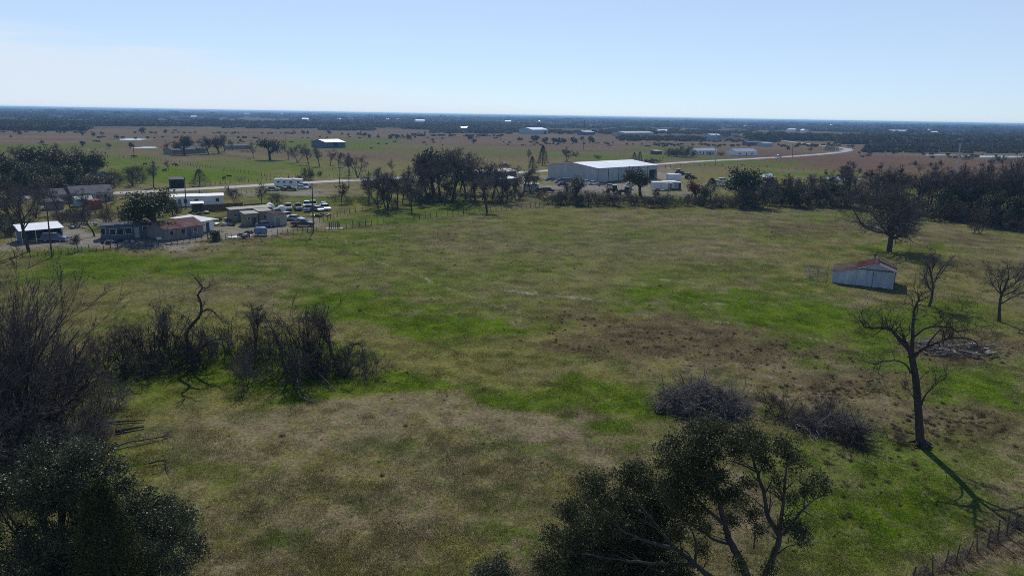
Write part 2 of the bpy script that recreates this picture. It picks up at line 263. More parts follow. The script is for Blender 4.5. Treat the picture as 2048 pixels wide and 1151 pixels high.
def build_ground():
    yy = np.concatenate([np.array([2400, 1900, 1550]), np.arange(1300, 300, -2.9), np.arange(300, 242, -1.0), np.array([241, 240, 239, 238, 237, 236, 235, 234, 233, 232.4])])
    rad = [max(4, -CAM_H/(ray(1024, y)[2])*ray(1024, y)[1]) for y in yy]; rad = np.array([0.5]+rad+[40000.0])
    ang = np.concatenate([np.linspace(-180, -56, 22)[:-1], np.linspace(-56, -40, 30)[:-1], np.linspace(-40, 40, 370), np.linspace(40, 56, 30)[1:], np.linspace(56, 180, 22)[1:-1]])*math.pi/180
    A, Rr = np.meshgrid(ang, rad); X = (Rr*np.sin(A)).ravel(); Y = (Rr*np.cos(A)).ravel()
    Z = -0.07*fbm(X/3, Y/3, 200, 3)*(Rr.ravel() < 600)
    nr, na = A.shape; idx = np.arange(nr*na).reshape(nr, na); nx = np.roll(idx, -1, 1)
    q = np.stack([idx[:-1], nx[:-1], nx[1:], idx[1:]], -1).reshape(-1, 4)[:, ::-1]
    me = np_mesh('ground', np.stack([X, Y, Z], -1), q, True)
    c = np.zeros((len(X), 4)); c[:, 3] = 1-sstep(230, 420, np.hypot(X, Y)); c[:, :3] = ground_colour(X, Y)
    me.attributes.new('col', 'FLOAT_COLOR', 'POINT').data.foreach_set('color', c.astype(np.float32).ravel())
    m = bpy.data.materials.new('pasture ground'); m.use_nodes = True; t = m.node_tree; n = t.nodes; l = t.links.new; p = n['Principled BSDF']
    at = n.new('ShaderNodeAttribute'); at.attribute_name = 'col'; tcn = n.new('ShaderNodeTexCoord')
    def noise(s, d=5):
        z = n.new('ShaderNodeTexNoise'); z.inputs['Scale'].default_value = s; z.inputs['Detail'].default_value = d; z.inputs['Roughness'].default_value = .7; l(tcn.outputs['Object'], z.inputs[0]); return z.outputs[0]
    r1 = n.new('ShaderNodeMapRange'); l(noise(3.0, 8), r1.inputs[0]); r1.inputs[1].default_value = .3; r1.inputs[2].default_value = .7; r1.inputs[3].default_value = .45; r1.inputs[4].default_value = 1.5
    r2 = n.new('ShaderNodeMapRange'); l(noise(.23, 6), r2.inputs[0]); r2.inputs[1].default_value = .3; r2.inputs[2].default_value = .7; r2.inputs[3].default_value = .8; r2.inputs[4].default_value = 1.2
    mu = n.new('ShaderNodeMath'); mu.operation = 'MULTIPLY'; l(r1.outputs[0], mu.inputs[0]); l(r2.outputs[0], mu.inputs[1])
    mm = n.new('ShaderNodeMix'); mm.data_type = 'RGBA'; mm.blend_type = 'MULTIPLY'; mm.inputs[0].default_value = 1; l(mu.outputs[0], mm.inputs[7]); l(mm.outputs[2], p.inputs['Base Color'])
    src = at.outputs['Color']                       # fine patches of thatch, bare soil and new grass in the near pasture
    for sc_, lo, hi, am, cc in ((1.1, .50, .60, .40, TAN*.95), (.8, .53, .63, .55, GREEN*1.05), (2.4, .56, .66, .4, np.array([.16, .155, .11])), (1.7, .58, .68, .6, BROWN*.7)):
        r = n.new('ShaderNodeMapRange'); r.interpolation_type = 'SMOOTHSTEP'; l(noise(sc_, 7), r.inputs[0]); r.inputs[1].default_value = lo; r.inputs[2].default_value = hi; r.inputs[3].default_value = 0; r.inputs[4].default_value = am
        q2 = n.new('ShaderNodeMath'); q2.operation = 'MULTIPLY'; l(r.outputs[0], q2.inputs[0]); l(at.outputs['Alpha'], q2.inputs[1])
        m2 = n.new('ShaderNodeMix'); m2.data_type = 'RGBA'; l(q2.outputs[0], m2.inputs[0]); l(src, m2.inputs[6]); m2.inputs[7].default_value = (*map(float, cc), 1); src = m2.outputs[2]
    l(src, mm.inputs[6])
    p.inputs['Roughness'].default_value = 1; p.inputs['Specular IOR Level'].default_value = 0.0
    bp = n.new('ShaderNodeBump'); bp.inputs['Strength'].default_value = .8; bp.inputs['Distance'].default_value = .12; l(noise(6, 5), bp.inputs['Height']); l(bp.outputs[0], p.inputs['Normal'])
    o = obj('ground', me, m); tag(o, kind='structure'); return o
build_ground()

def spline(pts, n):
    P = np.array(pts, float); out = []
    Q = np.concatenate([[2*P[0]-P[1]], P, [2*P[-1]-P[-2]]])
    for i in range(len(P)-1):
        a, b, c, d = Q[i:i+4]
        for t in np.linspace(0, 1, n, endpoint=False):
            out.append(.5*((2*b)+(-a+c)*t+(2*a-5*b+4*c-d)*t*t+(-a+3*b-3*c+d)*t**3))
    return np.array(out+[P[-1]])
def ribbon(name, pix, width, m, z, n=8):
    C = spline([G(*p) for p in pix], n); T = np.gradient(C, axis=0); T /= np.linalg.norm(T, axis=1)[:, None]; Nn = np.stack([-T[:, 1], T[:, 0]], 1)
    rg = np.random.default_rng(5); w = width/2*(1+.06*rg.standard_normal(len(C)))
    V = np.concatenate([np.c_[C+Nn*w[:, None], np.full(len(C), z)], np.c_[C-Nn*w[:, None], np.full(len(C), z)]]); k = len(C)
    q = [(i, k+i, k+i+1, i+1) for i in range(k-1)]
    return tag(obj(name, np_mesh(name, V, q), m), kind='structure')
M_ROAD = mat('worn asphalt', (0.34, 0.33, 0.33), .75, var=.12, vscale=.3)
M_CHIP = mat('gravel shoulder', (0.26, 0.235, 0.20), .95, var=.25, vscale=.5)
ROAD = [(-260, 404), (-60, 398), (120, 391), (230, 386), (330, 381), (450, 374.5), (560, 368), (680, 361.5), (790, 356), (900, 351.5), (1000, 347), (1080, 342), (1180, 336), (1310, 328.5), (1400, 322.5), (1500, 317.5), (1600, 311.5), (1660, 306.5), (1690, 302), (1697, 298.5), (1682, 295.5), (1645, 291), (1600, 285.5), (1560, 280.5), (1530, 276), (1480, 270)]
ribbon('road_shoulder', ROAD, 9.5, M_CHIP, .012); ribbon('road', ROAD, 6.8, M_ROAD, .03)
M_WATER = mat('pond water', (0.03, 0.04, 0.04), .12, spec=.6, var=.1, bump=.05, bscale=2)
def pond(cx, cy, rx, ry, seed):
    rg = np.random.default_rng(seed); ph = rg.uniform(0, 6.28, 4); V = []
    for i in range(40):
        a = 2*math.pi*i/40; k = 1+.13*math.sin(2*a+ph[0])+.1*math.sin(3*a+ph[1])+.07*math.sin(7*a+ph[2])
        g = G(cx+rx*k*math.cos(a), cy+ry*k*math.sin(a)); V.append((g[0], g[1], .02))
    me = bpy.data.meshes.new('pond'); me.from_pydata(V, [], [tuple(range(39, -1, -1))]); tag(obj('pond', me, M_WATER), kind='structure')
for i, a in enumerate([(268, 278.5, 34, 1.8), (292, 295, 24, 1.5), (1872, 309.6, 34, 1.3), (1990, 313, 72, 2.1), (1688, 357.5, 34, 4.5), (1536, 352, 16, 4), (1490, 356, 14, 2.5)]): pond(*a, i)
# ================================================================== trees
M_BARK = mat('dark bark', (0.055, 0.046, 0.042), .95, var=.35, vscale=3, bump=.4, bscale=12)
M_TWIG = mat('grey twigs', (0.105, 0.092, 0.090), .95, var=.3, vscale=.6)
M_TWIGB = mat('brown twigs', (0.085, 0.064, 0.048), .95, var=.3, vscale=.6)
M_DEAD = mat('weathered dead wood', (0.20, 0.185, 0.175), .95, var=.4, vscale=2)
M_BRUSH = mat('bleached brush', (0.160, 0.142, 0.130), .95, var=.4, vscale=.8)
M_LEAF = mat('live oak leaves', (0.050, 0.058, 0.022), .6, var=.45, vscale=.9, spec=.3, transl=.25)
M_LEAFG = mat('grey green leaves', (0.060, 0.072, 0.040), .45, var=.45, vscale=.9, spec=.25, transl=.2)
M_CEDAR = mat('cedar foliage', (0.048, 0.056, 0.020), .8, var=.4, vscale=1.2, spec=.2, transl=.15)
M_RUST = mat('autumn leaves', (0.17, 0.062, 0.028), .7, var=.35, vscale=1, transl=.3)
M_SHRUB = mat('dull shrub leaves', (0.070, 0.075, 0.042), .8, var=.4, vscale=.5, transl=.2)
def unit(v): return v/np.maximum(np.linalg.norm(v, axis=-1, keepdims=True), 1e-9)
def tubes(P, R, sides):
    n, k, _ = P.shape; T = unit(np.gradient(P, axis=1)); ref = np.where(np.abs(T[..., 2:3]) < .85, np.array([0, 0, 1.]), np.array([1., 0, 0]))
    A = unit(np.cross(T, ref)); B = np.cross(T, A); th = np.arange(sides)*2*math.pi/sides
    V = P[:, :, None]+R[:, :, None, None]*(A[:, :, None]*np.cos(th)[None, None, :, None]+B[:, :, None]*np.sin(th)[None, None, :, None])
    idx = np.arange(n*k*sides).reshape(n, k, sides); nx = np.roll(idx, -1, 2)
    q = np.stack([idx[:, :-1], nx[:, :-1], nx[:, 1:], idx[:, 1:]], -1).reshape(-1, 4)
    return V.reshape(-1, 3), q
def join(parts):
    V = []; Q = []; o = 0
    for v, q in parts: V.append(v); Q.append(q+o); o += len(v)
    return np.concatenate(V), np.concatenate(Q)
def grow(rg, S, D, L, r, seg, jit, trop, tip=.35):
    n = len(S); P = [S]; d = unit(D)
    for i in range(seg):
        d = unit(d+jit*rg.standard_normal((n, 3))+np.array([0, 0, trop])); P.append(P[-1]+d*(L/seg)[:, None])
    t = np.linspace(0, 1, seg+1); return np.stack(P, 1), r[:, None]*(1-(1-tip)*t)[None]
def kids(rg, P, R, m, t0, ang, t1=1.0, angj=.25):
    n, k, _ = P.shape; t = rg.uniform(t0, t1, (n, m)); f = t*(k-1); i = np.minimum(f.astype(int), k-2); w = (f-i)[..., None]; ar = np.arange(n)[:, None]
    S = P[ar, i]*(1-w)+P[ar, i+1]*w; d = unit(P[ar, i+1]-P[ar, i]); r = R[ar, i]*(1-w[..., 0])+R[ar, i+1]*w[..., 0]
    a = ang*(1+angj*rg.standard_normal((n, m)))[..., None]; pr = unit(np.cross(d, rg.standard_normal((n, m, 3))))
    return S.reshape(-1, 3), (d*np.cos(a)+pr*np.sin(a)).reshape(-1, 3), r.ravel(), t.ravel()
def bare(rg, S, D, L, r, lv, trunk=dict(seg=8, jit=.1, trop=.05, tip=.4), rmin=.006):
    """lv: list of dicts n, t0, ang, ratio, rr, seg, jit, trop, sides"""
    lev = []; P, R = grow(rg, S, D, L, r, **trunk); lev.append((P, R, trunk.get('sides', 8) if False else 8)); Ls = L
    for q in lv:
        S2, D2, r2, t2 = kids(rg, P, R, q['n'], q.get('t0', .3), q['ang'], q.get('t1', 1))
        L2 = np.repeat(Ls, q['n'])*q['ratio']*(1.15-.55*t2)*rg.uniform(.6, 1.25, len(S2))
        P, R = grow(rg, S2, D2, L2, np.maximum(r2*q.get('rr', .6), rmin), q.get('seg', 4), q.get('jit', .15), q.get('trop', .05), .3)
        R = np.maximum(R, rmin*.7); P[..., 2] = np.maximum(P[..., 2], .02)
        lev.append((P, R, q.get('sides', 3))); Ls = L2
    return lev
def leaves(rg, C, size, aspect=.6, up=.3):
    n = len(C); a = unit(rg.standard_normal((n, 3))+np.array([0, 0, up])); b = unit(np.cross(a, rg.standard_normal((n, 3)))); s = size*rg.uniform(.6, 1.3, (n, 1))
    V = np.stack([C-a*s*.5, C+b*s*aspect*.5, C+a*s*.5, C-b*s*aspect*.5], 1).reshape(-1, 3)
    return V, np.arange(4*n).reshape(n, 4)
def tree_from(name, label, trunk, crown, bark, crownm, loc=(0, 0, 0), group=None, cat='tree', extra=None):
    t = thing(name, label, cat, loc, 0, group)
    if trunk: obj('trunk', np_mesh('trunk', *trunk, True), bark, t)
    if crown: obj('crown', np_mesh('crown', *crown), crownm, t)
    if extra: obj(extra[0], np_mesh(extra[0], *extra[1]), extra[2], t)
    return t
def lv_join(lev, a, b): return join([tubes(*x) for x in lev[a:b]])
one = lambda *v: np.array([v], float)

# ---- prototypes of trees that stand in the distance (unit: about real size; they are removed after copying)
def proto_bare(seed, h, spread=.55, droop=.05, rmin=.016, stems=1, dens=1.0, lowfork=.25, fine=6):
    rg = np.random.default_rng(seed); S = np.zeros((stems, 3)); S[:, :2] = rg.normal(0, .25*(stems > 1), (stems, 2)); D = np.c_[rg.normal(0, .12+.2*(stems > 1), (stems, 2)), np.ones(stems)]
    lev = bare(rg, S, D, np.full(stems, h*.55), np.full(stems, h*.018/stems**.4), [
        dict(n=10 if stems == 1 else 5, t0=lowfork, ang=spread, ratio=.82, rr=.6, seg=6, jit=.17, trop=droop, sides=5),
        dict(n=int(8*dens), t0=.2, ang=.7, ratio=.5, rr=.55, seg=4, jit=.2, trop=.04, sides=4),
        dict(n=int(7*dens), t0=.12, ang=.75, ratio=.55, rr=.55, seg=3, jit=.2, trop=.05),
        dict(n=fine, t0=.1, ang=.7, ratio=.6, rr=.7, seg=2, jit=.2, trop=.05)], dict(seg=7, jit=.09, trop=.06, tip=.45), rmin)
    zmax = max(x[0][..., 2].max() for x in lev)
    return lev, zmax
def make_bare(seed, h, twig=None, **k):
    lev, z = proto_bare(seed, h, **k); t = tree_from('bare_tree', None, lv_join(lev, 0, 2), lv_join(lev, 2, 5), M_BARK, twig or M_TWIG); t['h'] = float(z); return t
def make_leafy(seed, h, m, size=.34, count=3000, spread=.75, squat=.8, name='evergreen_oak', stems=1):
    rg = np.random.default_rng(seed); S = np.zeros((stems, 3)); S[:, :2] = rg.normal(0, .3*(stems > 1), (stems, 2)); D = np.c_[rg.normal(0, .15, (stems, 2)), np.ones(stems)]
    lev = bare(rg, S, D, np.full(stems, h*.5*squat), np.full(stems, h*.03), [
        dict(n=9, t0=.3, ang=spread, ratio=.85, rr=.6, seg=5, jit=.2, trop=.03, sides=5), dict(n=7, t0=.3, ang=.7, ratio=.5, rr=.6, seg=4, jit=.2, trop=.04, sides=3)], rmin=.03)
    tips = lev[2][0][:, 2:].reshape(-1, 3); C = tips[rg.integers(0, len(tips), count)]+rg.normal(0, h*.035, (count, 3)); C[:, 2] = np.maximum(C[:, 2], .1)
    t = tree_from(name, None, lv_join(lev, 0, 3), leaves(rg, C, size), M_BARK, m); t['h'] = float(np.percentile(C[:, 2], 99)); return t
def make_bush(seed, h, twig, leafm=None, count=0, size=.2, stems=14, name='bare_bush', rmin=.012, dens=5, lean=.5, trop=.02, foot=.16):
    rg = np.random.default_rng(seed); S = np.zeros((stems, 3)); S[:, :2] = rg.normal(0, h*foot, (stems, 2)); D = np.c_[rg.normal(0, lean, (stems, 2)), np.ones(stems)]
    lev = bare(rg, S, D, h*rg.uniform(.55, .95, stems), np.full(stems, h*.010), [
        dict(n=dens, t0=.15, ang=.6, ratio=.6, rr=.65, seg=4, jit=.2, trop=.05, sides=3), dict(n=dens, t0=.1, ang=.7, ratio=.55, rr=.7, seg=3, jit=.22, trop=.04), dict(n=4, t0=.1, ang=.7, ratio=.55, rr=.8, seg=2, jit=.2, trop=.02)], dict(seg=5, jit=.13, trop=trop, tip=.4), rmin)
    extra = None
    if count:
        tips = lev[2][0].reshape(-1, 3); C = tips[rg.integers(0, len(tips), count)]+rg.normal(0, h*.05, (count, 3)); C[:, 2] = np.abs(C[:, 2])+.05; extra = ('leaves', leaves(rg, C, size), leafm)
    t = tree_from(name, None, None, None, None, None); obj('stems', np_mesh('stems', *lv_join(lev, 0, 2)), M_BARK if not leafm else twig, t); obj('twigs', np_mesh('twigs', *lv_join(lev, 2, 4)), twig, t)
    if extra: obj(extra[0], np_mesh(extra[0], *extra[1]), extra[2], t)
    t['h'] = float(np.percentile(lev[2][0][..., 2], 98)); return t
def make_cedar(seed, h, m=None, w=.32, count=3000, size=.3):
    rg = np.random.default_rng(seed); z = rg.uniform(.06, 1, count)**1.0; a = rg.uniform(0, 6.283, count); lob = 1+.25*np.sin(3*a+seed)+.2*np.sin(5*a+9*z)
    r = w*h*(1-z)**.75*np.sqrt(rg.uniform(.25, 1, count))*lob+.04*h*rg.uniform(0, 1, count)
    C = np.stack([r*np.cos(a), r*np.sin(a), z*h], -1); v, q = leaves(rg, C, size, .45, .8)
    P, R = grow(rg, np.zeros((1, 3)), one(0, 0, 1), np.array([h*.93]), np.array([h*.02]), 6, .03, .1, .2)
    t = tree_from('cedar_tree', None, tubes(P, R, 6), (v, q), M_BARK, m or M_CEDAR); t['h'] = h; return t
PRO = dict(
 bare=[make_bare(s, 12, **k) for s, k in ((1, {}), (2, dict(spread=.7)), (3, dict(spread=.45, lowfork=.35)), (4, dict(spread=.8, droop=.0)), (5, dict(stems=3)))],
 brown=[make_bare(s, 9, twig=M_TWIGB, rmin=.024, **k) for s, k in ((7, {}), (8, dict(stems=2)))],
 oak=[make_leafy(s, 11, M_LEAF, squat=q) for s, q in ((11, .8), (12, .7), (13, .95))],
 rust=[make_leafy(15, 8, M_RUST, count=1500, size=.3)],
 bush=[make_bush(s, 4, w) for s, w in ((21, M_TWIG), (22, M_TWIGB), (23, M_TWIG), (24, M_TWIGB))],
 shrub=[make_bush(s, 4, M_TWIG, M_SHRUB, 1500, .26, name='leafy_shrub', rmin=.02, dens=4) for s in (25, 26)]+[make_bush(27, 4, M_TWIGB, M_LEAF, 1700, .26, name='leafy_shrub', rmin=.02, dens=4)],
 cedar=[make_cedar(31, 8), make_cedar(32, 8, M_LEAF, .4)],
 small=[make_leafy(41, 7, M_SHRUB, .45, 700, .9, .6, name='pasture_tree'), make_leafy(42, 7, M_TWIG, .4, 800, .9, .6, name='pasture_tree')],
)
for s in (51, 52):
    t = make_bare(s, 7, twig=M_TWIGB, spread=.95, dens=1.0, rmin=.04, lowfork=.15, fine=3); t.name = 'pasture_tree'; PRO['small'].append(t)
_rt = random.Random(77)
def plant(kind, px, py, top=None, h=None, label=None, group=None, cat=None, var=None, wide=1.0, dy=0):
    g = G(px, py); p = PRO[kind]; p = p[var if var is not None else _rt.randrange(len(p))]
    hh = h if h else AT(px, top, g[1])[2]; s = hh/p['h']
    c = cat or ('bush' if kind in ('bush', 'shrub') else 'tree')
    o = copy_tree(p, (g[0], g[1], -.03), _rt.uniform(0, 6.283), (s*wide, s*wide, s), label, group, c); del o['h']; return o
# ---- a limb drawn along pixels at a forward distance, with real radius
def limb(pts, Y0, r0, r1, rg, wob=.0, n=4, dz=None):
    k = len(pts); Q = []
    off = 0
    for i, p in enumerate(pts):
        if len(p) > 2: off = p[2]
        Q.append(AT(p[0], p[1], Y0+off))
    C = spline(Q, n); C = C+wob*rg.standard_normal(C.shape)*np.linspace(0, 1, len(C))[:, None]
    return C[None], (r0+(r1-r0)*np.linspace(0, 1, len(C))**.8)[None]
def crooked(rg, limbs, plan, rmin=.008):
    """twigs on given limbs"""
    lev = [[(P, R, 8) for P, R in limbs]]; cur = [(P, R, np.array([np.linalg.norm(np.diff(P[0], axis=0), axis=1).sum()])) for P, R in limbs]
    for q in plan:
        nxt = []; tb = []
        for P, R, L in cur:
            nk = max(1, int(round(q['n']*(np.clip(L.mean()/q.get('ref', 4), .5, 2.0) if q.get('scale') else 1))))
            S, D, r, t = kids(rg, P, R, nk, q.get('t0', .3), q['ang'])
            L2 = q['len']*rg.uniform(.4, 1.2, len(S))
            P2, R2 = grow(rg, S, D, L2, np.maximum(np.minimum(r*.6, q.get('rcap', 1)), rmin), q.get('seg', 5), q.get('jit', .3), q.get('trop', .03), .3); R2 = np.maximum(R2, rmin*.7); P2[..., 2] = np.maximum(P2[..., 2], .02)
            nxt.append((P2, R2, L2)); tb.append((P2, R2, q.get('sides', 4)))
        lev.append(tb); cur = nxt
    return lev
Z5 = lambda x, y: (1600+x/3.196, 560+y/3.196)
Z2 = lambda x, y: (180+x/3.303, 540+y/3.303)
Z4 = lambda x, y: (1050+x/2.8, 740+y/2.8)
def zz(f, pts): return [f(*p[:2])+tuple(p[2:]) for p in pts]
# ---- tall dead tree on the right
def dead_tree():
    rg = np.random.default_rng(101); g = G(1841, 890); Y = g[1]; lim = []
    A = lambda pts, a, b, w=.03: lim.append(limb(zz(Z5, pts), Y, a, b, rg, w))
    A([(768, 1060), (768, 1030), (763, 950), (757, 850), (746, 700), (735, 600), (716, 500), (712, 470)], .42, .25, .0)
    A([(715, 500), (698, 445, .1), (650, 390, .3), (600, 335, .6), (578, 308, .8), (500, 303, 1.1), (425, 300, 1.4), (405, 285), (400, 262)], .22, .04)
    A([(700, 450), (640, 385, -.3), (612, 345, -.5), (588, 320, -.7), (560, 290, -1.0), (548, 250)], .16, .03)
    A([(690, 430), (668, 380), (655, 345)], .17, .11)
    A([(714, 480), (718, 390, .1), (722, 300, .2), (729, 200, .1), (742, 160), (760, 125, -.2), (752, 90)], .20, .04)
    A([(722, 495), (760, 455, -.2), (800, 430, -.4), (870, 400, -.8), (960, 370, -1.2), (1050, 368, -1.5), (1110, 385, -1.6), (1140, 430)], .20, .03)
    A([(724, 365), (760, 335, .3), (795, 310, .6), (860, 295, 1.0), (960, 300, 1.5), (1010, 330), (1060, 315, 1.8), (1110, 318, 2)], .12, .025)
    A([(705, 590), (690, 555, -.2), (650, 522, -.5), (590, 512, -.8), (520, 522, -1.1), (478, 548), (471, 590)], .09, .02)
    A([(770, 805), (795, 745, -.2), (840, 690, -.4), (895, 645, -.6), (940, 612, -.8)], .10, .02)
    A([(758, 640), (795, 600, .2), (832, 574, .3)], .05, .015)
    A([(735, 770), (715, 730, -.2), (688, 700, -.4)], .04, .012)
    A([(800, 430, -.4), (870, 340, -.2), (930, 290), (960, 240, .3), (1010, 230)], .08, .02)
    lev = crooked(rg, lim, [dict(n=9, scale=1, t0=.4, ang=.85, len=2.0, rcap=.06, jit=.34, seg=6, trop=.07, sides=5), dict(n=5, t0=.3, ang=.9, len=1.1, rcap=.026, jit=.34, seg=4), dict(n=4, t0=.2, ang=.8, len=.6, seg=3, sides=3)], .011)
    # no twigs on the trunk itself
    for k in range(1, 4): lev[k] = lev[k][1:]
    tr = join([tubes(*x) for x in lev[0]]); cr = join([tubes(*x) for l in lev[1:] for x in l]); loc = np.array([g[0], g[1], 0])
    t = tree_from('dead_tree', 'tall leafless dead tree with black trunk and crooked limbs beside the brush heap', (tr[0]-loc, tr[1]), (cr[0]-loc, cr[1]), M_BARK, M_BARK, loc)
    # flared foot
    rg2 = np.random.default_rng(3); S = np.zeros((7, 3)); a = np.arange(7)*.9; D = np.c_[np.cos(a), np.sin(a), np.full(7, -.35)]; S[:, 2] = .42; S[:, :2] = .25*D[:, :2]
    P, R = grow(rg2, S, D, np.full(7, .8), np.full(7, .22), 3, .05, -.05, .3); obj('root_flare', np_mesh('root_flare', *tubes(P, R, 6), True), M_BARK, t)
dead_tree()
# ---- crooked leaning dead tree in the thicket
def crooked_tree():
    rg = np.random.default_rng(102); g = G(*Z2(690, 640)); Y = g[1]; lim = []
    A = lambda pts, a, b, w=.03: lim.append(limb(zz(Z2, pts), Y, a, b, rg, w))
    A([(690, 640), (672, 560), (648, 480), (636, 430, .3), (662, 375, .5), (715, 315, .7), (736, 272, .8), (731, 212, .9), (715, 160, .8), (742, 120, .6), (718, 78, .4), (690, 48, .3)], .30, .05)
    A([(735, 275, .8), (790, 258, .6), (835, 290, .3), (880, 345, 0)], .13, .03); A([(742, 120, .6), (788, 106, .8), (785, 72, 1)], .06, .02)
    A([(690, 610), (720, 530, -.4), (790, 470, -.9), (870, 450, -1.4), (920, 470, -1.7)], .20, .04); A([(700, 560, -.2), (760, 500, .3), (830, 480, .8), (890, 500, 1.2)], .12, .03)
    A([(680, 600), (560, 640, -.6), (500, 690, -1), (460, 740, -1.4)], .10, .02)
    lev = crooked(rg, lim, [dict(n=7, scale=1, t0=.35, ang=.8, len=1.5, rcap=.05, jit=.3, trop=.05), dict(n=5, t0=.2, ang=.8, len=.9, rcap=.02, jit=.25, seg=4), dict(n=3, t0=.2, ang=.8, len=.45, seg=2, sides=3)], .009)
    tr = join([tubes(*x) for x in lev[0]]); cr = join([tubes(*x) for l in lev[1:] for x in l]); loc = np.array([g[0], g[1], 0])
    tree_from('dead_tree', 'black crooked dead tree with hooked top rising out of the bare thicket', (tr[0]-loc, tr[1]), (cr[0]-loc, cr[1]), M_BARK, M_TWIG, loc)
crooked_tree()
# ---- leafy oak in the foreground
def blob_leaves(rg, blobs, Y, size, dens, yoff=2.2, asp=.55, flat=.85):
    Cs = []
    for b in blobs:
        x, y, r = b[:3]; dy = b[3] if len(b) > 3 else rg.uniform(-yoff, yoff)
        c = AT(x, y, Y+dy); R = r/FPX*np.linalg.norm(c-np.array([0, 0, CAM_H])); n = int(dens*R**2*(b[4] if len(b) > 4 else 1))
        ns = max(6, int(R*R*16)); d = unit(rg.standard_normal((ns, 3))); sub = c+d*(R*rg.uniform(.35, 1.0, (ns, 1)))*np.array([1, 1, flat])   # leafy sprays
        k = rg.integers(0, ns, n); Cs.append(sub[k]+rg.normal(0, .27*R**.3, (n, 3))*np.array([1, 1, .8]))
    C = np.concatenate(Cs); C = C[C[:, 2] > .2]; return leaves(rg, C, size, asp, .4), C
def front_oak():
    rg = np.random.default_rng(103); Y = 35.0; g = np.array([G(1515, 1226)[0], Y]); lim = []
    base = [(1330, 1400), (1335, 1330)]
    A = lambda pts, a, b, w=.04: lim.append(limb(zz(Z4, pts), Y, a, b, rg, w))
    A([(1300, 1392), (1290, 1300), (1240, 1150), (1200, 1050, .2), (1150, 960, .4), (1120, 860, .5), (1090, 750, .6), (1072, 650, .4), (1060, 550, .2), (1020, 430, 0)], .34, .05)
    A([(1310, 1392), (1320, 1250), (1345, 1150), (1400, 1010, -.2), (1422, 925, -.3), (1362, 820, -.1), (1340, 700, 0), (1302, 570, .2), (1270, 480, .3), (1260, 400)], .28, .04)
    A([(1422, 925, -.3), (1440, 780, -.6), (1460, 600, -.8), (1470, 500, -.9)], .14, .03); A([(1440, 920, -.3), (1520, 820, -.1), (1600, 740, .2), (1685, 690, .4)], .13, .02)
    A([(1415, 1025, -.2), (1470, 985, -.5), (1540, 960, -.8), (1640, 860, -1)], .06, .012)
    A([(1290, 1330), (1180, 1240, -.6), (1030, 1150, -1), (950, 1080, -1.2), (850, 1000, -1.4), (760, 900, -1.2), (680, 800, -1)], .24, .05); A([(950, 1080, -1.2), (960, 980, -1), (930, 880, -.8), (880, 830)], .10, .02)
    A([(1150, 970, .4), (1060, 945, .8), (980, 890, 1.2), (900, 840, 1.4), (800, 800, 1.6)], .12, .03); A([(1120, 860, .5), (1000, 760, .2), (900, 640, 0), (860, 520, 0)], .13, .03); A([(1300, 570, .2), (1220, 530, .5), (1130, 500, .6)], .06, .02)
    A([(850, 1000, -1.4), (700, 960, -2), (560, 900, -2.4), (420, 800, -2.6)], .13, .03); A([(950, 1090, -1.2), (760, 1080, -2), (520, 1060, -2.6), (300, 1020, -3)], .13, .03); A([(1280, 1000, .2), (1295, 880, .4), (1290, 800, .6)], .05, .015); A([(1340, 700), (1390, 600, .5), (1440, 560, .8)], .05, .015)
    bl = [(1000, 350, 110), (1060, 330, 60), (950, 400, 80), (1250, 390, 100), (1310, 440, 70), (1190, 430, 70), (1480, 450, 62), (1510, 520, 45), (1440, 410, 40), (850, 450, 95), (800, 500, 60), (900, 600, 115), (1010, 500, 90), (620, 590, 95), (560, 560, 50), (680, 640, 70), (430, 690, 110), (360, 640, 60), (350, 850, 140), (230, 800, 70), (180, 920, 70), (250, 1050, 160), (140, 1120, 80), (500, 950, 160), (520, 800, 110), (700, 800, 120), (750, 1050, 130), (900, 760, 105), (1060, 690, 75), (1640, 640, 50), (1580, 680, 45), (1530, 890, 55), (1560, 950, 35), (1180, 700, 55), (1255, 770, 60), (1380, 1110, 40), (1310, 880, 42), (980, 1000, 50), (560, 1120, 190), (340, 1180, 170), (1480, 720, 42), (1250, 640, 40), (1150, 820, 55), (1090, 590, 60), (840, 900, 70), (1010, 870, 50), (1480, 850, 45), (1190, 1090, 40), (850, 1180, 100), (720, 930, 90), (640, 1230, 160), (1350, 520, 45), (1420, 620, 32), (600, 720, 90), (450, 850, 110), (300, 950, 110), (620, 900, 110), (420, 1080, 130), (800, 650, 90), (780, 760, 90), (1000, 620, 80), (930, 500, 80), (1060, 430, 60), (1160, 380, 50)]
    bl = [(*Z4(b[0], b[1]), b[2]/2.8) for b in bl]
    (V, Q), C = blob_leaves(rg, bl, Y, .135, 2300)
    lev = crooked(rg, lim, [dict(n=6, scale=1, t0=.4, ang=.7, len=1.6, rcap=.05, jit=.2, trop=.06, sides=5), dict(n=5, t0=.25, ang=.7, len=.8, rcap=.016, jit=.2, seg=3, sides=3)], .007)
    tr = join([tubes(*x) for x in lev[0]]); br = join([tubes(*x) for l in lev[1:] for x in l]); loc = np.array([g[0], g[1], 0])
    t = tree_from('evergreen_oak', 'large leafy evergreen oak with forked grey limbs nearest the camera', (tr[0]-loc, tr[1]), (V-loc, Q), mat('grey oak bark', (.062, .056, .052), .9, var=.3, vscale=3), M_LEAF, loc, extra=('twigs', (br[0]-loc, br[1]), M_BARK))
front_oak()
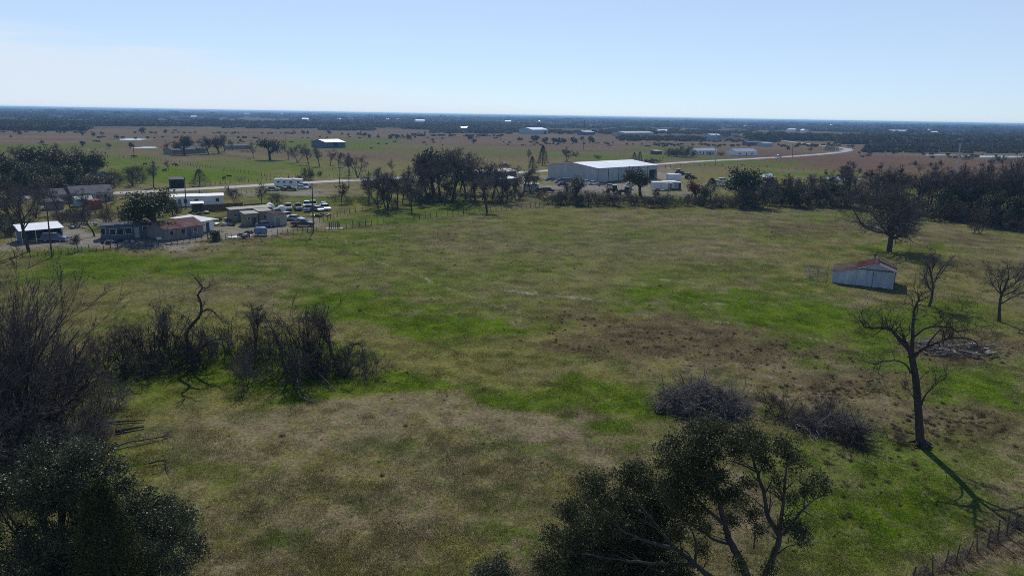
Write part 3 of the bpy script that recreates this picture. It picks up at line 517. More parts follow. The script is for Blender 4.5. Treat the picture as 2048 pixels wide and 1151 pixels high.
def corner_oak():
    rg = np.random.default_rng(104); Y = 34.0; g = G(110, 1290); Y = g[1]+2
    edge = [(-90, 890), (0, 885), (60, 872), (110, 892), (160, 872), (215, 880), (250, 905), (300, 922), (322, 960), (340, 990), (372, 1012), (400, 1048), (412, 1085), (398, 1130), (380, 1210), (-90, 1210)]
    def inside(x, y):
        c = False
        for (x0, y0), (x1, y1) in zip(edge, edge[1:]+edge[:1]):
            if (y0 > y) != (y1 > y) and x < x0+(y-y0)*(x1-x0)/(y1-y0): c = not c
        return c
    bl = []
    while len(bl) < 95:
        x, y = rg.uniform(-90, 412), rg.uniform(870, 1205); r = rg.uniform(16, 38)
        if all(inside(x+.7*r*math.cos(k), y+.7*r*math.sin(k)) for k in (0, 1.57, 3.14, 4.71)): bl.append((x, y, r))
    (V, Q), C = blob_leaves(rg, bl, Y, .13, 2100, 2.8)
    lim = [limb([(110, 1290), (112, 1200), (120, 1100), (130, 1000), (140, 930)], Y, .4, .06, rg, .05)]+[limb([(112, 1200), ((112+b[0])/2+10, (1200+b[1])/2+20), b[:2]], Y, .16, .03, rg, .05) for b in bl[::4]]
    lev = crooked(rg, lim, [dict(n=6, scale=1, t0=.4, ang=.7, len=1.5, rcap=.05, jit=.2, trop=.06, sides=5), dict(n=5, t0=.25, ang=.7, len=.8, rcap=.016, jit=.2, seg=3, sides=3)], .007)
    tr = join([tubes(*x) for x in lev[0]]); br = join([tubes(*x) for l in lev[1:] for x in l]); loc = np.array([g[0], g[1], 0])
    tree_from('evergreen_oak', 'dense grey green evergreen oak filling the near left corner', (tr[0]-loc, tr[1]), (V-loc, Q), M_BARK, M_LEAFG, loc, extra=('twigs', (br[0]-loc, br[1]), M_BARK))
    p = make_cedar(33, 10.6, M_CEDAR, .26, 20000, .17); g = G(245, 1330); p.location = (g[0], g[1], 0); del p['h']; tag(p, 'dark olive cedar standing in front of the near left oak', 'tree')
    g = G(998, 1235); (V, Q), C = blob_leaves(rg, [(992, 1140, 30, 0), (975, 1160, 34, .4), (1015, 1158, 30, -.3), (995, 1185, 40, 0)], g[1], .12, 2200, .5); loc = np.array([*g, 0]); P, R = grow(rg, np.zeros((5, 3)), np.c_[rg.normal(0, .3, (5, 2)), np.ones(5)], np.full(5, 3.4), np.full(5, .06), 5, .1, .02, .3)
    tree_from('leafy_shrub', 'fuzzy grey green shrub top at the bottom edge of the picture', tubes(P, R, 6), (V-loc, Q), M_BARK, M_LEAFG, loc, cat='bush')
corner_oak()
# ---- fan shaped bare tree at the left edge
def fan_tree(px, py, seed, n, h, lean, label, spread=.55):
    rg = np.random.default_rng(seed); g = G(px, py); S = np.zeros((n, 3)); S[:, :2] = rg.normal(0, .5, (n, 2)); a = rg.uniform(-spread, spread, n)
    D = np.stack([np.sin(a)+lean, rg.normal(0, .35, n), np.cos(a)*1.1], -1)
    lev = bare(rg, S, D, h*rg.uniform(.6, 1.0, n), rg.uniform(.10, .2, n), [dict(n=8, t0=.15, ang=.38, ratio=.62, rr=.5, seg=6, jit=.09, trop=.05, sides=5), dict(n=7, t0=.15, ang=.42, ratio=.5, rr=.55, seg=4, jit=.1, trop=.05, sides=4), dict(n=6, t0=.1, ang=.45, ratio=.45, rr=.6, seg=2, jit=.12, trop=.05)], dict(seg=8, jit=.06, trop=.03, tip=.25), .014)
    tree_from('bare_tree', label, lv_join(lev, 0, 2), lv_join(lev, 2, 4), M_BARK, M_TWIG, (*g, -.02))
fan_tree(20, 880, 111, 15, 14.5, .18, 'tall bare tree with many fanning stems at the left edge of the field')
fan_tree(100, 850, 112, 6, 9, .45, 'smaller bare tree with stems leaning right beside the fanning tree', .4)
fan_tree(-90, 800, 113, 9, 16, .1, 'tall bare tree half cut off by the left picture edge')
_fan = [o for o in bpy.data.objects if o.get('label', '').startswith('smaller bare tree with stems')][0]
for px, py, rz, sc_, lb in ((70, 870, 2.5, 1.1, 'bare tree with crossing stems behind the pale grey bush'), (10, 810, 1.2, 1.25, 'bare tree tangled behind the fanning tree at the left edge'), (150, 800, 4.0, .75, 'small bare tree at the right of the left edge trees'), (-20, 930, 5.2, 1.2, 'bare tree low at the left edge above the near oak')):
    g_ = G(px, py); copy_tree(_fan, (*g_, -.02), rz, sc_, lb, None, 'tree')
# ---- great bare oak by the barn
def great_oak():
    rg = np.random.default_rng(105); g = G(1778, 503)
    lev = bare(rg, np.zeros((1, 3)), one(.02, 0, 1), np.array([7.5]), np.array([.56]), [
        dict(n=28, t0=.18, ang=1.1, ratio=1.4, rr=.45, seg=9, jit=.2, trop=.05, sides=6), dict(n=11, t0=.15, ang=.8, ratio=.48, rr=.55, seg=5, jit=.24, trop=.04, sides=4),
        dict(n=7, t0=.15, ang=.8, ratio=.5, rr=.6, seg=4, jit=.25, trop=.03), dict(n=6, t0=.1, ang=.75, ratio=.55, rr=.7, seg=2, jit=.2, trop=.03)], dict(seg=7, jit=.05, trop=.05, tip=.5), .013)
    z = max(x[0][..., 2].max() for x in lev); print('oak h', z)
    t = tree_from('bare_oak', 'great spreading bare oak with low drooping limbs behind the small barn', lv_join(lev, 0, 2), lv_join(lev, 2, 5), M_BARK, M_TWIG, (*g, -.05)); t.scale = (20/z*.95,)*2+(20/z,)
great_oak()
def young(px, py, top, seed, label, **k):
    g = G(px, py); h = AT(px, top, g[1])[2]; lev, z = proto_bare(seed, h, rmin=.012, **{'fine': 3, **k}); t = tree_from('bare_tree', label, lv_join(lev, 0, 2), lv_join(lev, 2, 5), M_BARK, M_TWIG, (*g, -.03)); t.scale = (h/z,)*3
young(1858, 612, 488, 121, 'slender bare tree just right of the small barn', spread=.55, lowfork=.3)
young(1998, 642, 505, 122, 'bare round crowned tree at the right edge above the rubbish pile', spread=.75, lowfork=.35)
young(2075, 600, 480, 123, 'bare tree cut by the right picture edge', spread=.7)
young(58, 503, 362, 124, 'broad bare tree in front of the white roofed carport', spread=.75, lowfork=.35)
young(189, 472, 400, 125, 'bare brownish tree leaning over the dirt yard behind the carport', spread=.7, lowfork=.3)
young(113, 428, 372, 126, 'thin bare tree in front of the grey roofed house', spread=.6)
young(157, 503, 468, 127, 'small bare sapling on the yard fence by the utility pole', spread=.6)
# ---- thicket in the field: bushes near enough to show their stems
TH = [make_bush(61, 4.2, M_TWIG, stems=12, rmin=.010, dens=5, lean=.38), make_bush(62, 4.2, M_TWIGB, stems=15, rmin=.010, dens=4, lean=.2, foot=.2), make_bush(63, 4.2, M_TWIG, stems=9, rmin=.011, dens=6, lean=.8, trop=-.1), make_bush(64, 4.2, M_BARK, stems=14, rmin=.014, dens=6, lean=.7, trop=-.04, foot=.25)]
def thick(px, py, top, label, group, v, wide=1.0):
    g = G(px, py); h = AT(px, top, g[1])[2]; s = h/TH[v]['h']; o = copy_tree(TH[v], (g[0], g[1], -.03), _rt.uniform(0, 6.28), (s*wide, s*wide, s), label, group, 'bush'); del o['h']
GT = 'bare bushes of the thicket'
for i, (x, y, tp, v, w, lb) in enumerate([
 (225, 748, 668, 3, 1.0, 'leftmost dark tangle of the thicket in the field'), (262, 738, 650, 2, .8, 'arching dark bush right of the leftmost tangle'), (282, 725, 640, 0, .7, 'low grey bush between the arching bush and the pale grey bush'), (322, 715, 605, 0, .95, 'large pale grey bush left of the crooked dead tree'), (352, 728, 640, 3, .8, 'black tangle at the foot of the large pale grey bush'), (385, 738, 670, 3, .8, 'black tangle at the foot of the crooked dead tree'),
 (420, 700, 640, 2, .6, 'thin bush just right of the crooked dead tree'), (455, 698, 632, 1, .8, 'upright reddish bush in the middle of the thicket'), (505, 700, 660, 0, .7, 'small grey bush under the thin straight sapling'), (548, 706, 640, 0, .8, 'grey bush left of the tall dark bush'), (592, 738, 612, 1, .95, 'tall dark bush with upright whips'), (606, 752, 660, 3, .9, 'dense black tangle under the tall dark bush'), (575, 775, 700, 2, .9, 'drooping bush lowest in the thicket'),
 (632, 728, 640, 1, .7, 'upright bare bush beside the slim sapling'), (690, 745, 690, 3, .9, 'low black tangle near the right end of the thicket'), (735, 742, 695, 2, 1.0, 'low bush at the right end of the thicket'), (515, 768, 700, 2, 1.1, 'low pale bush in front of the thicket'), (475, 755, 712, 2, 1.0, 'small low bush in the gap of the thicket'), (302, 742, 685, 3, .9, 'low black tangle left of the pale grey bush'), (410, 725, 672, 3, .8, 'low tangle right of the crooked dead tree'), (440, 716, 668, 0, 1.0, 'low grey bush below the reddish bush'), (482, 716, 668, 3, .8, 'low tangle right of the reddish bush'), (530, 728, 668, 3, .9, 'low tangle left of the grey bush'), (560, 742, 680, 0, 1.0, 'low grey bush below the tall dark bush'), (655, 745, 688, 3, .9, 'low tangle below the slim sapling'), (205, 735, 672, 0, .9, 'pale thin bush left of the leftmost tangle')]):
    thick(x, y, tp, lb, GT, v, w)
for px, py, tp, sd, lb in ((512, 695, 600, 131, 'thin straight bare sapling in the middle of the thicket'), (664, 712, 592, 132, 'slim bare sapling at the right of the thicket'), (330, 700, 610, 133, 'spindly bare sapling behind the pale grey bush')):
    young(px, py, tp, sd, lb, spread=.3, lowfork=.08, fine=3)
thick(105, 905, 795, 'pale blue grey bush in front of the fanning bare tree', 'grey bushes by the left edge', 0, 1.5); thick(30, 930, 820, 'grey bush at the left picture edge below the fanning tree', 'grey bushes by the left edge', 2, 1.5); thick(185, 890, 800, 'thin grey bush beside the fallen logs', 'grey bushes by the left edge', 0, .9); thick(150, 780, 690, 'sparse bush between the fanning tree and the thicket', 'grey bushes by the left edge', 1, 1.2)
for i_, (x_, y_, t_, v_, w_, l_) in enumerate(((140, 850, 775, 0, 1.3, 'grey bush between the fanning tree and the fallen logs'), (60, 900, 815, 3, 1.3, 'dark tangle at the foot of the fanning tree'), (200, 810, 745, 0, 1.2, 'thin grey bush right of the left edge trees'), (15, 960, 850, 0, 1.4, 'grey bush above the near left oak'), (165, 905, 840, 2, 1.2, 'drooping grey bush above the near left oak'), (95, 870, 770, 1, 1.3, 'upright brown bush among the left edge trees'))): thick(x_, y_, t_, l_, 'grey bushes by the left edge', v_, w_)
for t in TH: remove_tree(t)
# ---- fallen limbs
def fallen(name, label, pts, r, m, seed, tw=True, cat='log'):
    rg = np.random.default_rng(seed); P0 = np.array([[*G(x, y), z] for x, y, z in pts]); C = spline(P0, 5); C[:, :2] += .05*rg.standard_normal((len(C), 2)); P = C[None]; R = np.linspace(r, r*.4, len(C))[None]; base = C[0]*np.array([1, 1, 0])
    t = thing(name, label, cat, base); v, q = tubes(P, R, 7); obj('stem', np_mesh('stem', v-base, q, True), m, t)
    if tw:
        L = np.linalg.norm(np.diff(C, axis=0), axis=1).sum(); S, D, rr, tt = kids(rg, P, R, int(L*5), .2, .7); P2, R2 = grow(rg, S, D, rg.uniform(.4, 1.4, len(S)), np.full(len(S), .02), 4, .2, .02, .3); P2[..., 2] = np.maximum(P2[..., 2], .02)
        S, D, rr, tt = kids(rg, P2, R2, 4, .2, .7); P3, R3 = grow(rg, S, D, rg.uniform(.2, .7, len(S)), np.full(len(S), .01), 3, .2, .02, .4); P3[..., 2] = np.maximum(P3[..., 2], .02)
        v, q = join([tubes(P2, R2, 4), tubes(P3, R3, 3)]); obj('twigs', np_mesh('twigs', v-base, q), M_TWIG, t)
fallen('fallen_log', 'dark bare log lying nearest the thicket among fallen logs', [(200, 850, .12), (240, 845, .14), (290, 842, .12)], .13, M_BARK, 1, False); fallen('fallen_log', 'thick forked log in the middle of the fallen logs', [(232, 865, .15), (260, 860, .17), (288, 855, .15)], .17, M_BARK, 2, False)
fallen('fallen_branch', 'long fallen branch with pale broken end below the fallen logs', [(225, 898, .2), (270, 888, .3), (320, 878, .2), (335, 873, .1)], .08, M_TWIG, 3, cat='branch'); fallen('fallen_branch', 'twiggy fallen branch half hidden by the near left oak', [(300, 930, .2), (330, 925, .2), (335, 945, .1)], .07, M_BARK, 4, cat='branch')
fallen('fallen_limb', 'arched fallen limb at the right end of the thicket', [(690, 755, .2), (705, 720, 1.6), (725, 722, 1.8), (735, 760, .1)], .14, M_BARK, 5, cat='branch'); fallen('fallen_limb', 'fallen limb sprawling in front of the black bush', [(590, 760, 1.0), (600, 790, .5), (625, 805, .1)], .13, M_BARK, 6, cat='branch'); fallen('fallen_limb', 'fallen limb sprawling below the leftmost thicket bush', [(330, 730, .8), (290, 755, .4), (250, 770, .1)], .1, M_BARK, 7, cat='branch'); fallen('fallen_limb', 'bleached fallen limb at the foot of the thicket', [(620, 745, .5), (640, 760, .6), (665, 775, .1)], .1, M_DEAD, 8, cat='branch')
# ---- brush heaps
def heap(name, label, pix, size, h, seed, n, logs, m=M_BRUSH):
    rg = np.random.default_rng(seed); g = G(*pix); t = thing(name, label, 'brush pile', (*g, 0))
    def top(x, y): return h*np.clip(1-(x/size[0])**2-(y/size[1])**2, 0, 1)**.45*(.55+.8*vnoise(x*.7+50, y*.7+50, seed))
    xy = rg.uniform(-1, 1, (n*2, 2)); xy = xy[(xy**2).sum(1) < 1][:n]*np.array(size); z = top(xy[:, 0], xy[:, 1])*rg.uniform(.35, 1, len(xy))**.5; S = np.c_[xy, z]
    D = rg.standard_normal((len(S), 3))*np.array([1, 1, .35]); P, R = grow(rg, S, D, rg.uniform(.7, 2.8, len(S)), rg.uniform(.012, .06, len(S)), 5, .2, -.02, .3); P[..., 2] = np.maximum(P[..., 2], .02)
    S, D, r, tt = kids(rg, P, R, 5, .1, .7); P2, R2 = grow(rg, S, D, rg.uniform(.3, .9, len(S)), np.full(len(S), .012), 2, .2, .03, .4); P2[..., 2] = np.maximum(P2[..., 2], .02)
    o = obj('branches', np_mesh('branches', *join([tubes(P, R, 4), tubes(P2, R2, 3)])), m, t); o['kind'] = 'stuff'
    # dark core surface filling the inside of the heap
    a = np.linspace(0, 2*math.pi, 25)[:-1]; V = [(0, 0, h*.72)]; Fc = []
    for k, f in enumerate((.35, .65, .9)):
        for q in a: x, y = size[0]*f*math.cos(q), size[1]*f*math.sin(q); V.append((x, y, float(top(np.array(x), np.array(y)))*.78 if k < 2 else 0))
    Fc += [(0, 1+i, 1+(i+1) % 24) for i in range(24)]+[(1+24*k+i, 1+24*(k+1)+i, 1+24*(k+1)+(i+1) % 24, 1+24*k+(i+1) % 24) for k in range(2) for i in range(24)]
    me = bpy.data.meshes.new('dark_core'); me.from_pydata(V, [], Fc); obj('dark_core', me, mat('dark heap core', (.05, .043, .04), 1, var=.4, vscale=4, bump=1, bscale=6), t)
    for (x0, y0, z0, x1, y1, z1, r, mm) in logs:
        Q = spline([(x0, y0, z0), ((x0+x1)/2+rg.normal(0, .1), (y0+y1)/2+rg.normal(0, .1), (z0+z1)/2+.06), (x1, y1, z1)], 4); v, q = tubes(Q[None], np.linspace(r, r*.6, len(Q))[None], 7); obj('log', np_mesh('log', v, q, True), mm, t)
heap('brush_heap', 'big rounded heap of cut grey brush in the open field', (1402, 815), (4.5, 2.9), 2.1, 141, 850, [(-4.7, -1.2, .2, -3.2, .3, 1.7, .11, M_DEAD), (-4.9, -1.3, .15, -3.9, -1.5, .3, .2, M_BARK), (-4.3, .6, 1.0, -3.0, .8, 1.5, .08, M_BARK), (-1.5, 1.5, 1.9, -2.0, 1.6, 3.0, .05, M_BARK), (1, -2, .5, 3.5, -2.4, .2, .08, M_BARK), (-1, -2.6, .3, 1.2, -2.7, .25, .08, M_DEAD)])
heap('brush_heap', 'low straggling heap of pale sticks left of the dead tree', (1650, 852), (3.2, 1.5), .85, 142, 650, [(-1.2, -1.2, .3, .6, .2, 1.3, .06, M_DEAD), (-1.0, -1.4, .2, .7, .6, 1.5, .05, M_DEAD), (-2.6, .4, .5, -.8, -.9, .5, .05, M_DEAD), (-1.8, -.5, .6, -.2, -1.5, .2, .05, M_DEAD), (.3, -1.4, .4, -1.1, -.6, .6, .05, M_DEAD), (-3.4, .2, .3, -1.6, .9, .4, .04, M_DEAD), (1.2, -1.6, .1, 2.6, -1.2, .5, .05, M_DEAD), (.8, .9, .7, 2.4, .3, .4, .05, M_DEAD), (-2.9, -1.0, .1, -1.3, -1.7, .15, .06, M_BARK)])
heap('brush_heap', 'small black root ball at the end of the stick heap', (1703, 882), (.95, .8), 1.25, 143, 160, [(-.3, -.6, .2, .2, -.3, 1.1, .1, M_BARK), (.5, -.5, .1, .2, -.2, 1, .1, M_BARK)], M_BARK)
plant('bush', 1655, 838, top=790, label='grey spiky bush growing out of the stick heap', cat='bush', var=0); plant('bush', 1560, 826, top=785, label='low brown bush between the two brush heaps', cat='bush', var=1, wide=1.5); plant('bush', 1600, 838, top=800, label='thin brown scrub at the left end of the stick heap', cat='bush', var=3, wide=1.6); plant('bush', 1790, 880, top=862, label='tiny dark bush between the stick heap and the dead tree', cat='bush', var=1, wide=1.6)
# ================================================================== middle distance trees
ORD = ['first', 'second', 'third', 'fourth', 'fifth', 'sixth', 'seventh', 'eighth', 'ninth', 'tenth', 'eleventh', 'twelfth', 'thirteenth']
def rows(kind, group, label, lst, order=False, **k):
    for i, a in enumerate(sorted(lst)): plant(kind, a[0], a[1], top=a[2], label=label if not order else ORD[i]+' from the left, '+label, group=group, wide=a[3] if len(a) > 3 else 1, **k)
rows('oak', 'evergreen oaks of the dark grove on the left', 'dark evergreen oak in the dense grove at the left edge', [(18, 374, 308, 1.3), (55, 370, 296, 1.3), (95, 368, 300, 1.2), (130, 372, 303, 1.3), (165, 368, 305, 1.2), (188, 360, 318, 1.1), (40, 384, 332, 1.3), (110, 380, 326, 1.3), (150, 378, 330, 1.2), (-30, 380, 305, 1.3), (75, 376, 318, 1.2)])
rows('shrub', 'undergrowth of the dark grove', 'dark leafy undergrowth at the foot of the evergreen grove', [(x, 376+(x*7) % 13, 350+(x*3) % 9, 1.5) for x in range(0, 205, 17)], var=2)
rows('bare', 'bare trees above the dark grove', 'grey bare tree rising over the dark evergreen grove', [(12, 362, 285), (100, 360, 278), (142, 358, 284), (60, 362, 288)], order=True)
plant('bush', 235, 815, top=775, label='thin bush just above the fallen logs', cat='bush', var=0, wide=1.4); plant('bush', 215, 870, top=835, label='thin bush growing between the fallen logs and the left edge trees', cat='bush', var=2, wide=1.2)
rows('bush', 'scrub along the road verge behind the grey roofed houses', 'bare scrub bush between the grey roofs and the road', [(215, 366, 345, 1.4), (240, 368, 348, 1.4), (262, 372, 350, 1.3), (285, 366, 345, 1.3), (230, 356, 338, 1.5), (255, 352, 335, 1.4), (200, 385, 365, 1.3), (280, 350, 330, 1.3)])
plant('bare', 307, 374, top=318, label='lone bare tree on the verge left of the dark shed', var=2); plant('bare', 265, 372, top=330, label='small bare tree over the roadside scrub', var=0); plant('bare', 337, 340, top=318, label='small bare tree beside the grazing cattle', var=1, wide=1.3)
plant('cedar', 400, 371, top=338, label='dark spreading cedar beside the dark shed', var=1, wide=1.6)
plant('oak', 318, 474, top=380, label='big evergreen oak over the rust roofed house', var=0, wide=1.35); plant('oak', 278, 452, top=388, label='evergreen oak above the blue mobile home', var=1, wide=1.3); plant('oak', 352, 446, top=398, label='evergreen oak between the rust roof and the white mobile home', var=2, wide=1.0)
rows('bush', 'dark scrub behind the dirt yard', 'dark scrub bush behind the dirt yard of the carport', [(120, 446, 422, 1.4), (150, 448, 424, 1.4), (172, 446, 420, 1.3), (215, 450, 418, 1.3), (240, 452, 415, 1.3), (205, 432, 405, 1.2)]); rows('shrub', 'dark leafy shrubs behind the carport', 'dark leafy shrub behind the carport yard', [(125, 440, 420, 1.3), (160, 440, 418, 1.3), (20, 470, 440, 1.3), (10, 455, 420, 1.4)])
rows('bare', 'bare trees among the grey roofed houses', 'hazy bare tree in front of the grey roofed houses', [(72, 436, 362, 1.2), (142, 424, 374, 1.2), (176, 430, 376, 1.2), (214, 424, 376, 1.2), (30, 462, 384, 1.2), (90, 416, 362, 1.1)], order=True)
plant('brown', 12, 440, top=355, label='brown bare tree at the left edge behind the carport', var=0); plant('brown', 40, 428, top=360, label='brown bare tree behind the broad bare tree', var=1)
plant('bare', 471, 412, top=370, label='bare multi stemmed tree behind the brown board fence', var=4); plant('bare', 523, 413, top=363, label='pale bare tree right of the brown board fence', var=2); plant('bush', 555, 410, top=386, label='bare bush between the pale tree and the parked cars', var=1)
plant('brown', 682, 406, top=362, label='leaning brown tree near the parked cars', var=0); rows('bush', 'low scrub by the leaning tree', 'low bare scrub under the leaning tree', [(700, 408, 392, 1.5), (672, 402, 388, 1.5), (720, 404, 390, 1.4)])
plant('oak', 540, 320, top=277, label='large round evergreen oak beside the farm driveway', var=0, wide=1.25); plant('bare', 507, 315, top=279, label='bare tree left of the large driveway oak', var=1)
rows('bare', 'bare trees lining the farm driveway', 'bare tree in the row lining the farm driveway', [(577, 319, 296), (596, 325, 288, 1.2), (617, 329, 286, 1.2), (639, 333, 289, 1.2), (660, 330, 294, 1.2), (676, 334, 302)], order=True)
plant('oak', 369, 309, top=272, label='broad evergreen oak in front of the farmhouse', var=1, wide=1.3); plant('oak', 417, 308, top=274, label='evergreen oak right of the farmhouse', var=2, wide=1.1); plant('oak', 438, 307, top=275, label='evergreen oak next to the brown cattle', var=0, wide=1.0); plant('bare', 450, 303, top=266, label='tall bare tree behind the farmhouse oaks', var=0, wide=1.2); plant('bare', 335, 307, top=280, label='bare tree at the left end of the farmhouse', var=3); plant('bare', 465, 301, top=278, label='small bare tree beside the brown cattle', var=2)
plant('shrub', 617, 359, top=336, label='round dark shrub tree on the road verge', var=2, wide=1.1, cat='tree'); plant('shrub', 600, 361, top=350, label='small dark shrub left of the round verge tree', var=2); plant('shrub', 640, 352, top=342, label='small dark shrub right of the round verge tree', var=0)
plant('bare', 715, 355, top=305, label='bare tree where the driveway meets the road', var=4, wide=1.2); plant('bare', 785, 346, top=316, label='small bare tree in the brown field by the driveway', var=1); plant('bare', 700, 350, top=310, label='slim bare tree left of the driveway mouth', var=2)
GC = 'bare trees of the central wood'
rows('bare', GC, 'grey bare tree in the wood left of the warehouse', [(738, 402, 340, 1.2), (758, 415, 345, 1.2), (775, 416, 335, 1.2), (795, 412, 338, 1.2), (823, 422, 348, 1.2), (838, 398, 322, 1.2), (855, 402, 315, 1.2), (880, 398, 300, 1.2), (905, 402, 290, 1.25), (932, 396, 292, 1.25), (950, 398, 302, 1.2), (985, 398, 320, 1.2), (1003, 402, 330, 1.2), (1030, 396, 340, 1.2), (1047, 388, 326, 1.2), (815, 392, 328, 1.2), (865, 388, 314, 1.2), (920, 384, 304, 1.2), (968, 388, 312, 1.2)])
plant('bare', 974, 424, top=345, label='bare tree standing forward of the central wood', var=0, wide=1.2)
plant('oak', 868, 392, top=298, label='dark evergreen oak inside the central wood', var=0, wide=.9); rows('brown', 'brown bare trees of the central wood', 'brownish bare tree in the wood left of the warehouse', [(770, 420, 348), (845, 410, 345), (890, 412, 340), (940, 405, 335), (1010, 408, 350), (965, 400, 330), (805, 405, 345), (1058, 384, 340)])
rows('bush', 'undergrowth of the central wood', 'bare undergrowth bush in the central wood', [(750, 412, 392, 1.5), (790, 415, 395, 1.5), (850, 405, 382, 1.5), (880, 402, 380, 1.5), (910, 404, 378, 1.5), (940, 402, 382, 1.5), (985, 404, 380, 1.5), (1015, 402, 380, 1.5), (1045, 398, 378, 1.5), (830, 402, 380, 1.5), (1075, 396, 380, 1.4)])
plant('cedar', 1064, 338, top=312, label='dark cedar left of the warehouse', var=0, wide=1.2); plant('cedar', 1085, 330, top=290, label='tall dark cedar at the back corner of the warehouse', var=0); plant('brown', 1131, 322, top=292, label='round bare tree behind the warehouse roof', var=1, wide=1.3); plant('bare', 1058, 322, top=296, label='thin bare tree left of the tall cedar', var=2)
plant('cedar', 1268, 326, top=304, label='left one of the twin cedars behind the warehouse', var=1, wide=.9); plant('cedar', 1279, 326, top=303, label='right one of the twin cedars behind the warehouse', var=1, wide=.9); rows('shrub', 'hedge behind the warehouse', 'dark hedge shrub behind the right end of the warehouse', [(1292, 326, 318, 1.6), (1304, 326, 317, 1.6), (1314, 325, 318, 1.5)], order=True)
plant('shrub', 1195, 318, top=310, label='small shrub behind the warehouse ridge', var=1)
plant('oak', 1281, 392, top=338, label='dense round evergreen oak in front of the warehouse', var=1, wide=1.15); plant('shrub', 1312, 394, top=380, label='dark shrub right of the round oak', var=2); plant('shrub', 1256, 392, top=378, label='dark shrub left of the round oak', var=2)
plant('oak', 1151, 406, top=353, label='sparse evergreen tree with visible trunk in front of the parked cars', var=2, wide=1.1); plant('bare', 1130, 404, top=362, label='thin bare tree left of the sparse evergreen tree', var=0)
# hedge along the far edge of the pasture and the creek wood on the right
_rh = random.Random(9)
for i in range(34):
    x = 1098+i*11.5+_rh.uniform(-4, 4); y = 408+ (x-1100)*.012+_rh.uniform(-3, 4)
    plant(_rh.choice(['bush', 'bush', 'shrub']), x, y, top=y-_rh.uniform(14, 28), wide=1.35, label='dark hedge bush along the far edge of the pasture', group='hedge along the far edge of the pasture')
plant('rust', 1392, 404, top=362, label='tree with rusty red autumn leaves by the trailers', wide=1.1); plant('rust', 1545, 400, top=352, label='reddish brown tree in the creek wood', wide=.9); plant('brown', 1562, 410, top=345, label='broad brown tree beside the reddish one', var=0, wide=1.2); plant('oak', 1496, 411, top=336, label='dark leaning evergreen oak in the creek wood', var=1, wide=1.1); plant('cedar', 1420, 408, top=356, label='dark cedar beside the rusty red tree', var=1, wide=1.3); plant('oak', 1405, 412, top=372, label='low evergreen below the rusty red tree', var=2)
plant('bare', 1693, 412, top=322, label='tall bare tree in front of the small pond', var=3, wide=1.1)
GB = 'bare trees of the creek wood'; GS = 'shrubs along the edge of the creek wood'
for i in range(30):
    x = 1470+i*20+_rh.uniform(-8, 8); y0 = 410 if x < 1700 else 410+(x-1700)*.13; y = y0-_rh.uniform(0, 26)
    tp = (348 if x < 1640 else 330)+_rh.uniform(-10, 22)
    plant(_rh.choice(['bare', 'bare', 'bare', 'brown']), x, y, top=tp, label='grey bare tree in the creek wood along the right', group=GB, wide=1.05)
for i in range(46):
    x = 1480+i*12.6+_rh.uniform(-5, 5); y0 = 414 if x < 1700 else 414+(x-1700)*.145; y = y0-_rh.uniform(-3, 12)
    plant(_rh.choice(['bush', 'shrub', 'shrub', 'bush']), x, y, top=y-_rh.uniform(22, 45), label='tangled shrub along the edge of the creek wood', group=GS, wide=1.15)
for x, y, tp, lb in ((1932, 434, 358, 'black green evergreen oak standing in the creek wood'), (1880, 436, 372, 'evergreen oak left of the black green oak in the creek wood'), (1660, 410, 362, 'grey green evergreen at the pond end of the creek wood'), (1985, 450, 385, 'low evergreen oak near the right edge of the creek wood'), (1590, 412, 370, 'small evergreen in the middle of the creek wood'), (2035, 458, 392, 'evergreen cut by the right picture edge')):
    plant('oak', x, y, top=tp, label=lb, wide=1.05)
for x, y, tp in ((1835, 425, 320), (1880, 430, 318), (1925, 436, 330), (1965, 440, 322), (2005, 446, 318), (2042, 450, 308), (1760, 418, 335), (2070, 455, 315), (1790, 415, 330)):
    plant('bare', x, y, top=tp, label='tall bare tree in the creek wood behind the great oak', group='tall bare trees of the creek wood', wide=1.15)
plant('bush', 1957, 466, top=446, label='bushy root clump at the right edge of the pasture', var=1, wide=1.3)
# far pasture trees
FT = [(165, 271, 7), (187, 273, 8), (205, 271, 9), (219, 297, 12), (165, 293, 11), (260, 296, 11), (232, 277, 9), (283, 267, 12), (312, 269, 7), (330, 266, 7), (350, 265, 8), (390, 268, 7), (435, 268, 6), (588, 266, 6), (605, 268, 7), (617, 269, 7), (658, 269, 8), (684, 271, 7), (697, 273, 8), (718, 274, 12), (728, 274, 9), (739, 275, 7), (757, 277, 9), (783, 277, 8), (793, 279, 10), (808, 278, 8), (818, 280, 11), (838, 268, 5), (850, 268, 5), (900, 270, 6), (938, 281, 10), (944, 281, 10), (947, 287, 9), (1004, 268, 7), (1038, 284, 11), (1042, 283, 9), (1066, 284, 12), (1072, 283, 12), (1092, 286, 11), (1107, 288, 12), (1116, 288, 12), (1127, 287, 10), (1145, 288, 13), (1163, 281, 8), (1179, 286, 13), (1326, 296, 7), (1240, 272, 6), (1548, 286, 9), (1508, 290, 8), (1575, 300, 8), (1620, 303, 9), (1598, 292, 7), (1732, 303, 14), (1745, 304, 11), (1844, 309, 9), (1705, 297, 9), (1460, 283, 7), (1440, 295, 6), (865, 283, 6), (480, 285, 7), (40, 270, 8), (120, 268, 7), (22, 276, 7)]
BINS = [(200, 'beyond the dark grove at the left'), (340, 'beside the thin ponds'), (520, 'behind the farmhouse oaks'), (640, 'left of the white roofed far barn'), (745, 'right of the white roofed barn'), (860, 'left of the central wood tops'), (1010, 'above the central wood'), (1100, 'below the tall far barn'), (1200, 'above the warehouse roof'), (1420, 'left of the white farmhouse'), (1640, 'inside the road bend'), (3000, 'right of the road bend')]
lo = -999
